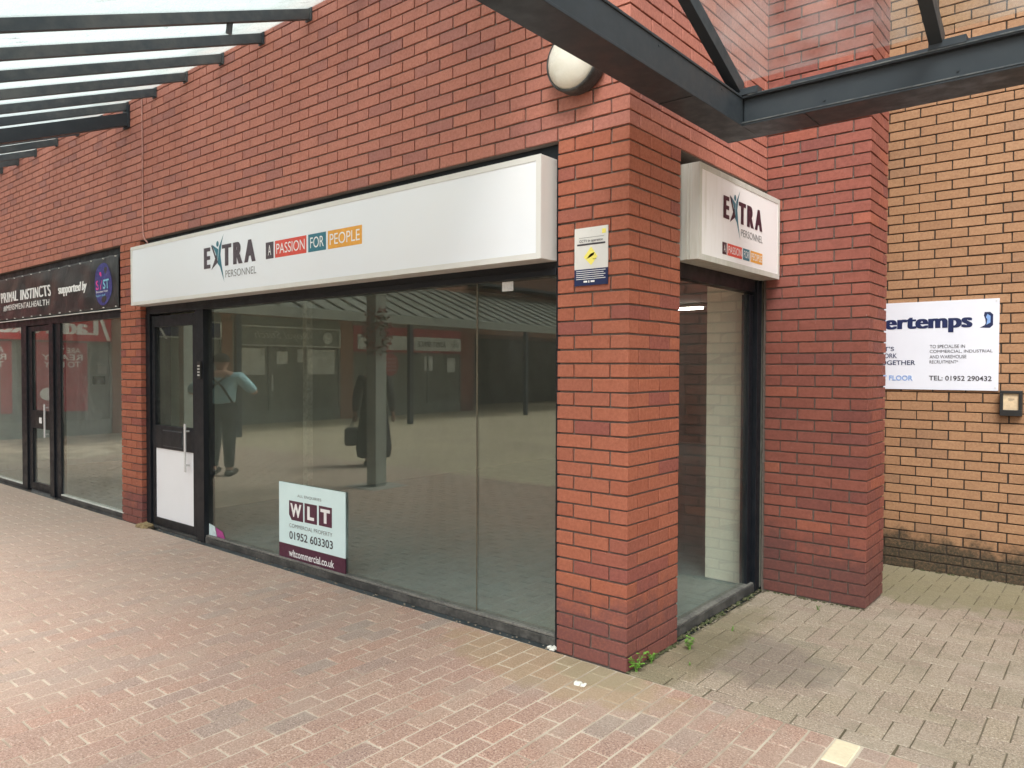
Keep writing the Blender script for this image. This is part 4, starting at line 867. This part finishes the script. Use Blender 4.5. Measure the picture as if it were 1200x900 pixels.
# ================================================================== people (behind the camera, mirrored in the glass)
def skin(name, verts, edges, rad, mat, parent, loc, rz, root=0, sub=2):
    me = bpy.data.meshes.new(name); me.from_pydata(verts, edges, []); o = bpy.data.objects.new(name, me); SC.collection.objects.link(o)
    o.parent = parent; me.materials.append(M[mat]); o.modifiers.new('skin', 'SKIN').use_smooth_shade = True
    sv = me.skin_vertices[0].data
    for i, r in enumerate(rad): sv[i].radius = (r, r) if isinstance(r, (int, float)) else r; sv[i].use_root = (i == root)
    m = o.modifiers.new('sub', 'SUBSURF'); m.levels = sub; m.render_levels = sub; OFF[o] = OFF[parent]; return o
def person(loc, rz, label, coat, arms_out):
    t = thing('person', loc, label, 'person', 'people walking in the square'); t.rotation_euler = (0, 0, rz); t.scale = (1.0, 1.0, .97) if coat else (1.28, 1.2, 1.0)
    V, Ed, Rd = [], [], []
    def v(p, r, par=None):
        V.append(p); Rd.append(r); i = len(V)-1
        if par is not None: Ed.append((par, i))
        return i
    pel = v((0, 0, .96), (.155, .115)); wa = v((0, 0, 1.12), (.145, .11), pel); ch = v((0, .01, 1.32), (.175, .125), wa); sh = v((0, 0, 1.43), (.13, .09), ch); nk = v((0, 0, 1.50), .055, sh)
    jaw = v((0, .02, 1.565), (.062, .070), nk); hd = v((0, .012, 1.645), (.075, .092), jaw); cr_ = v((0, 0, 1.715), (.055, .068), hd)
    ns = v((0, .115, 1.615), .014, hd)
    for s_ in (-1, 1): v((s_*.083, 0, 1.625), .016, hd)
    J = {}
    for s_ in (-1, 1):
        st = .16*s_
        hp = v((s_*.09, 0, .90), .092, pel); kn = v((s_*.10, st*.6+.03, .50), .062, hp); an = v((s_*.10, -st*.3-.02+st*.6, .10), .042, kn); he = v((s_*.10, st*.35-.04, .05), .038, an); toe = v((s_*.115, st*.35+.15, .035), .034, he)
        J[s_] = (hp, kn, an)
        if arms_out: el_, wr = (s_*.36, .05, 1.18), (s_*.22, .26, 1.24)
        else: el_, wr = (s_*.27, -.02, 1.12), (s_*.29, .06, .88)
        so_ = v((s_*.19, 0, 1.415), .062, sh); e_ = v(el_, .045, so_); w1 = v(wr, .029, e_)
        dv = (Vector(wr)-Vector(el_)).normalized(); pm = v(tuple(Vector(wr)+dv*.06), (.034, .020), w1); sd_ = dv.orthogonal().normalized()
        for k_ in range(4):
            o_ = sd_*((k_-1.5)*.019); ln = (.062, .075, .070, .052)[k_]; p1 = v(tuple(Vector(wr)+dv*.098+o_), .0095, pm); v(tuple(Vector(wr)+dv*(.098+ln)+o_+Vector((0, .012, -.012))), .008, p1)
        p1 = v(tuple(Vector(wr)+dv*.05+sd_*.040), .011, pm); v(tuple(Vector(wr)+dv*.088+sd_*.052), .009, p1)
        J[('a', s_)] = (so_, e_, w1)
    skin('body', V, Ed, Rd, 'skin', t, loc, rz)
    # clothes: slightly fuller skins over the same joints
    def clothes(name, ids, edges, grow, mat, root=0):
        mp2 = {i: n for n, i in enumerate(ids)}
        skin(name, [V[i] for i in ids], [(mp2[a], mp2[b]) for a, b in edges], [tuple(x+grow for x in (Rd[i] if isinstance(Rd[i], tuple) else (Rd[i], Rd[i]))) for i in ids], mat, t, loc, rz, root)
    top = 'coat' if coat else 'shirt'
    ids = [pel, wa, ch, sh]; ed = [(pel, wa), (wa, ch), (ch, sh)]
    V[pel] = (0, 0, .98)
    for s_ in (-1, 1):
        so_, e_, w1 = J[('a', s_)]; ids += [so_, e_]; ed += [(sh, so_), (so_, e_)]
        if coat: ids += [w1]; ed += [(e_, w1)]
    clothes('coat' if coat else 'shirt', ids, ed, .024, top)
    ids = [pel, wa]; ed = [(pel, wa)]
    for s_ in (-1, 1): hp, kn, an = J[s_]; ids += [hp, kn, an]; ed += [(pel, hp), (hp, kn), (kn, an)]
    clothes('trousers', ids, ed, .014, 'coat' if coat else 'trouser')
    mb = MB(); n = 20
    if coat:   # skirt of the long coat
        pr2 = [(1.15, .17, .13), (.95, .205, .165), (.6, .25, .21), (.30, .28, .235), (.15, .26, .215)]; vs = [(a*math.cos(6.283*i/n), b*math.sin(6.283*i/n)+.02, z+.012*math.sin(i*2.1)) for z, a, b in pr2 for i in range(n)]
        mb.add(vs, [(r0*n+i, r0*n+(i+1) % n, (r0+1)*n+(i+1) % n, (r0+1)*n+i) for r0 in range(len(pr2)-1) for i in range(n)]); mb.sm = True; me = mb.mesh('coat_skirt'); me.materials.append(M['coat']); o = bpy.data.objects.new('coat_skirt', me); SC.collection.objects.link(o); o.parent = t
        mb = MB()
        mb.tube([(.30, .06, .80), (.33, .02, .60), (.37, .06, .60), (.31, .1, .80)], .008, 6); block(mb, (.35, .05, .47), (.10, .16, .14), .03)
        me = mb.mesh('handbag'); me.materials.append(M['bag']); o = bpy.data.objects.new('handbag', me); SC.collection.objects.link(o)
        o.matrix_world = Matrix.Translation(loc) @ Matrix.Rotation(rz, 4, 'Z'); props(o, 'black handbag held by the figure in the long black coat', 'handbag')
    else:
        for a, b in (((-.16, .13), (.15, -.15)), ((.16, .13), (-.15, -.15))):
            mb.tube([(a[0], .10, 1.20), (a[0], .03, 1.475), (a[0]*.5, -.125, 1.42), (b[0]*.3, -.150, 1.28), (b[0], -.110, 1.05)], .014, 6)
        me = mb.mesh('strap'); me.materials.append(M['bag']); o = bpy.data.objects.new('strap', me); SC.collection.objects.link(o); o.parent = t
    # hair cap
    mb = MB(); vs = []; rings = 7; na = 20
    for i in range(rings):
        th_ = i/(rings-1)*1.75
        for a in range(na):
            an_ = 6.283*a/na; yb = math.sin(an_); fr_ = .72 if yb > .3 and i > 3 else 1; q = min(th_, 1.15) if yb > .35 else th_
            vs.append((.098*math.sin(q)*math.cos(an_), -.005+.112*math.sin(q)*yb, 1.645+.112*math.cos(q)))
    mb.add(vs, [(i*na+a, i*na+(a+1) % na, (i+1)*na+(a+1) % na, (i+1)*na+a) for i in range(rings-1) for a in range(na)]); mb.sm = True
    me = mb.mesh('hair'); me.materials.append(M['hair']); o = bpy.data.objects.new('hair', me); SC.collection.objects.link(o); o.parent = t
    for s_ in (-1, 1):
        mb = MB(); block(mb, (s_*.108, s_*.056+.05, .045), (.048, .145, .045), .025); me = mb.mesh('shoe'); me.materials.append(M['bag']); o = bpy.data.objects.new('shoe', me); SC.collection.objects.link(o); o.parent = t
hd1 = math.atan2(-.70, -.72)-math.pi/2
person((-8.08, -2.13, 0), hd1, 'person in a light blue shirt and dark trousers walking away, mirrored beside the door', False, True)
person((-7.20, -4.20, 0), hd1, 'person in a long black coat walking away, mirrored in the middle of the big window', True, False)
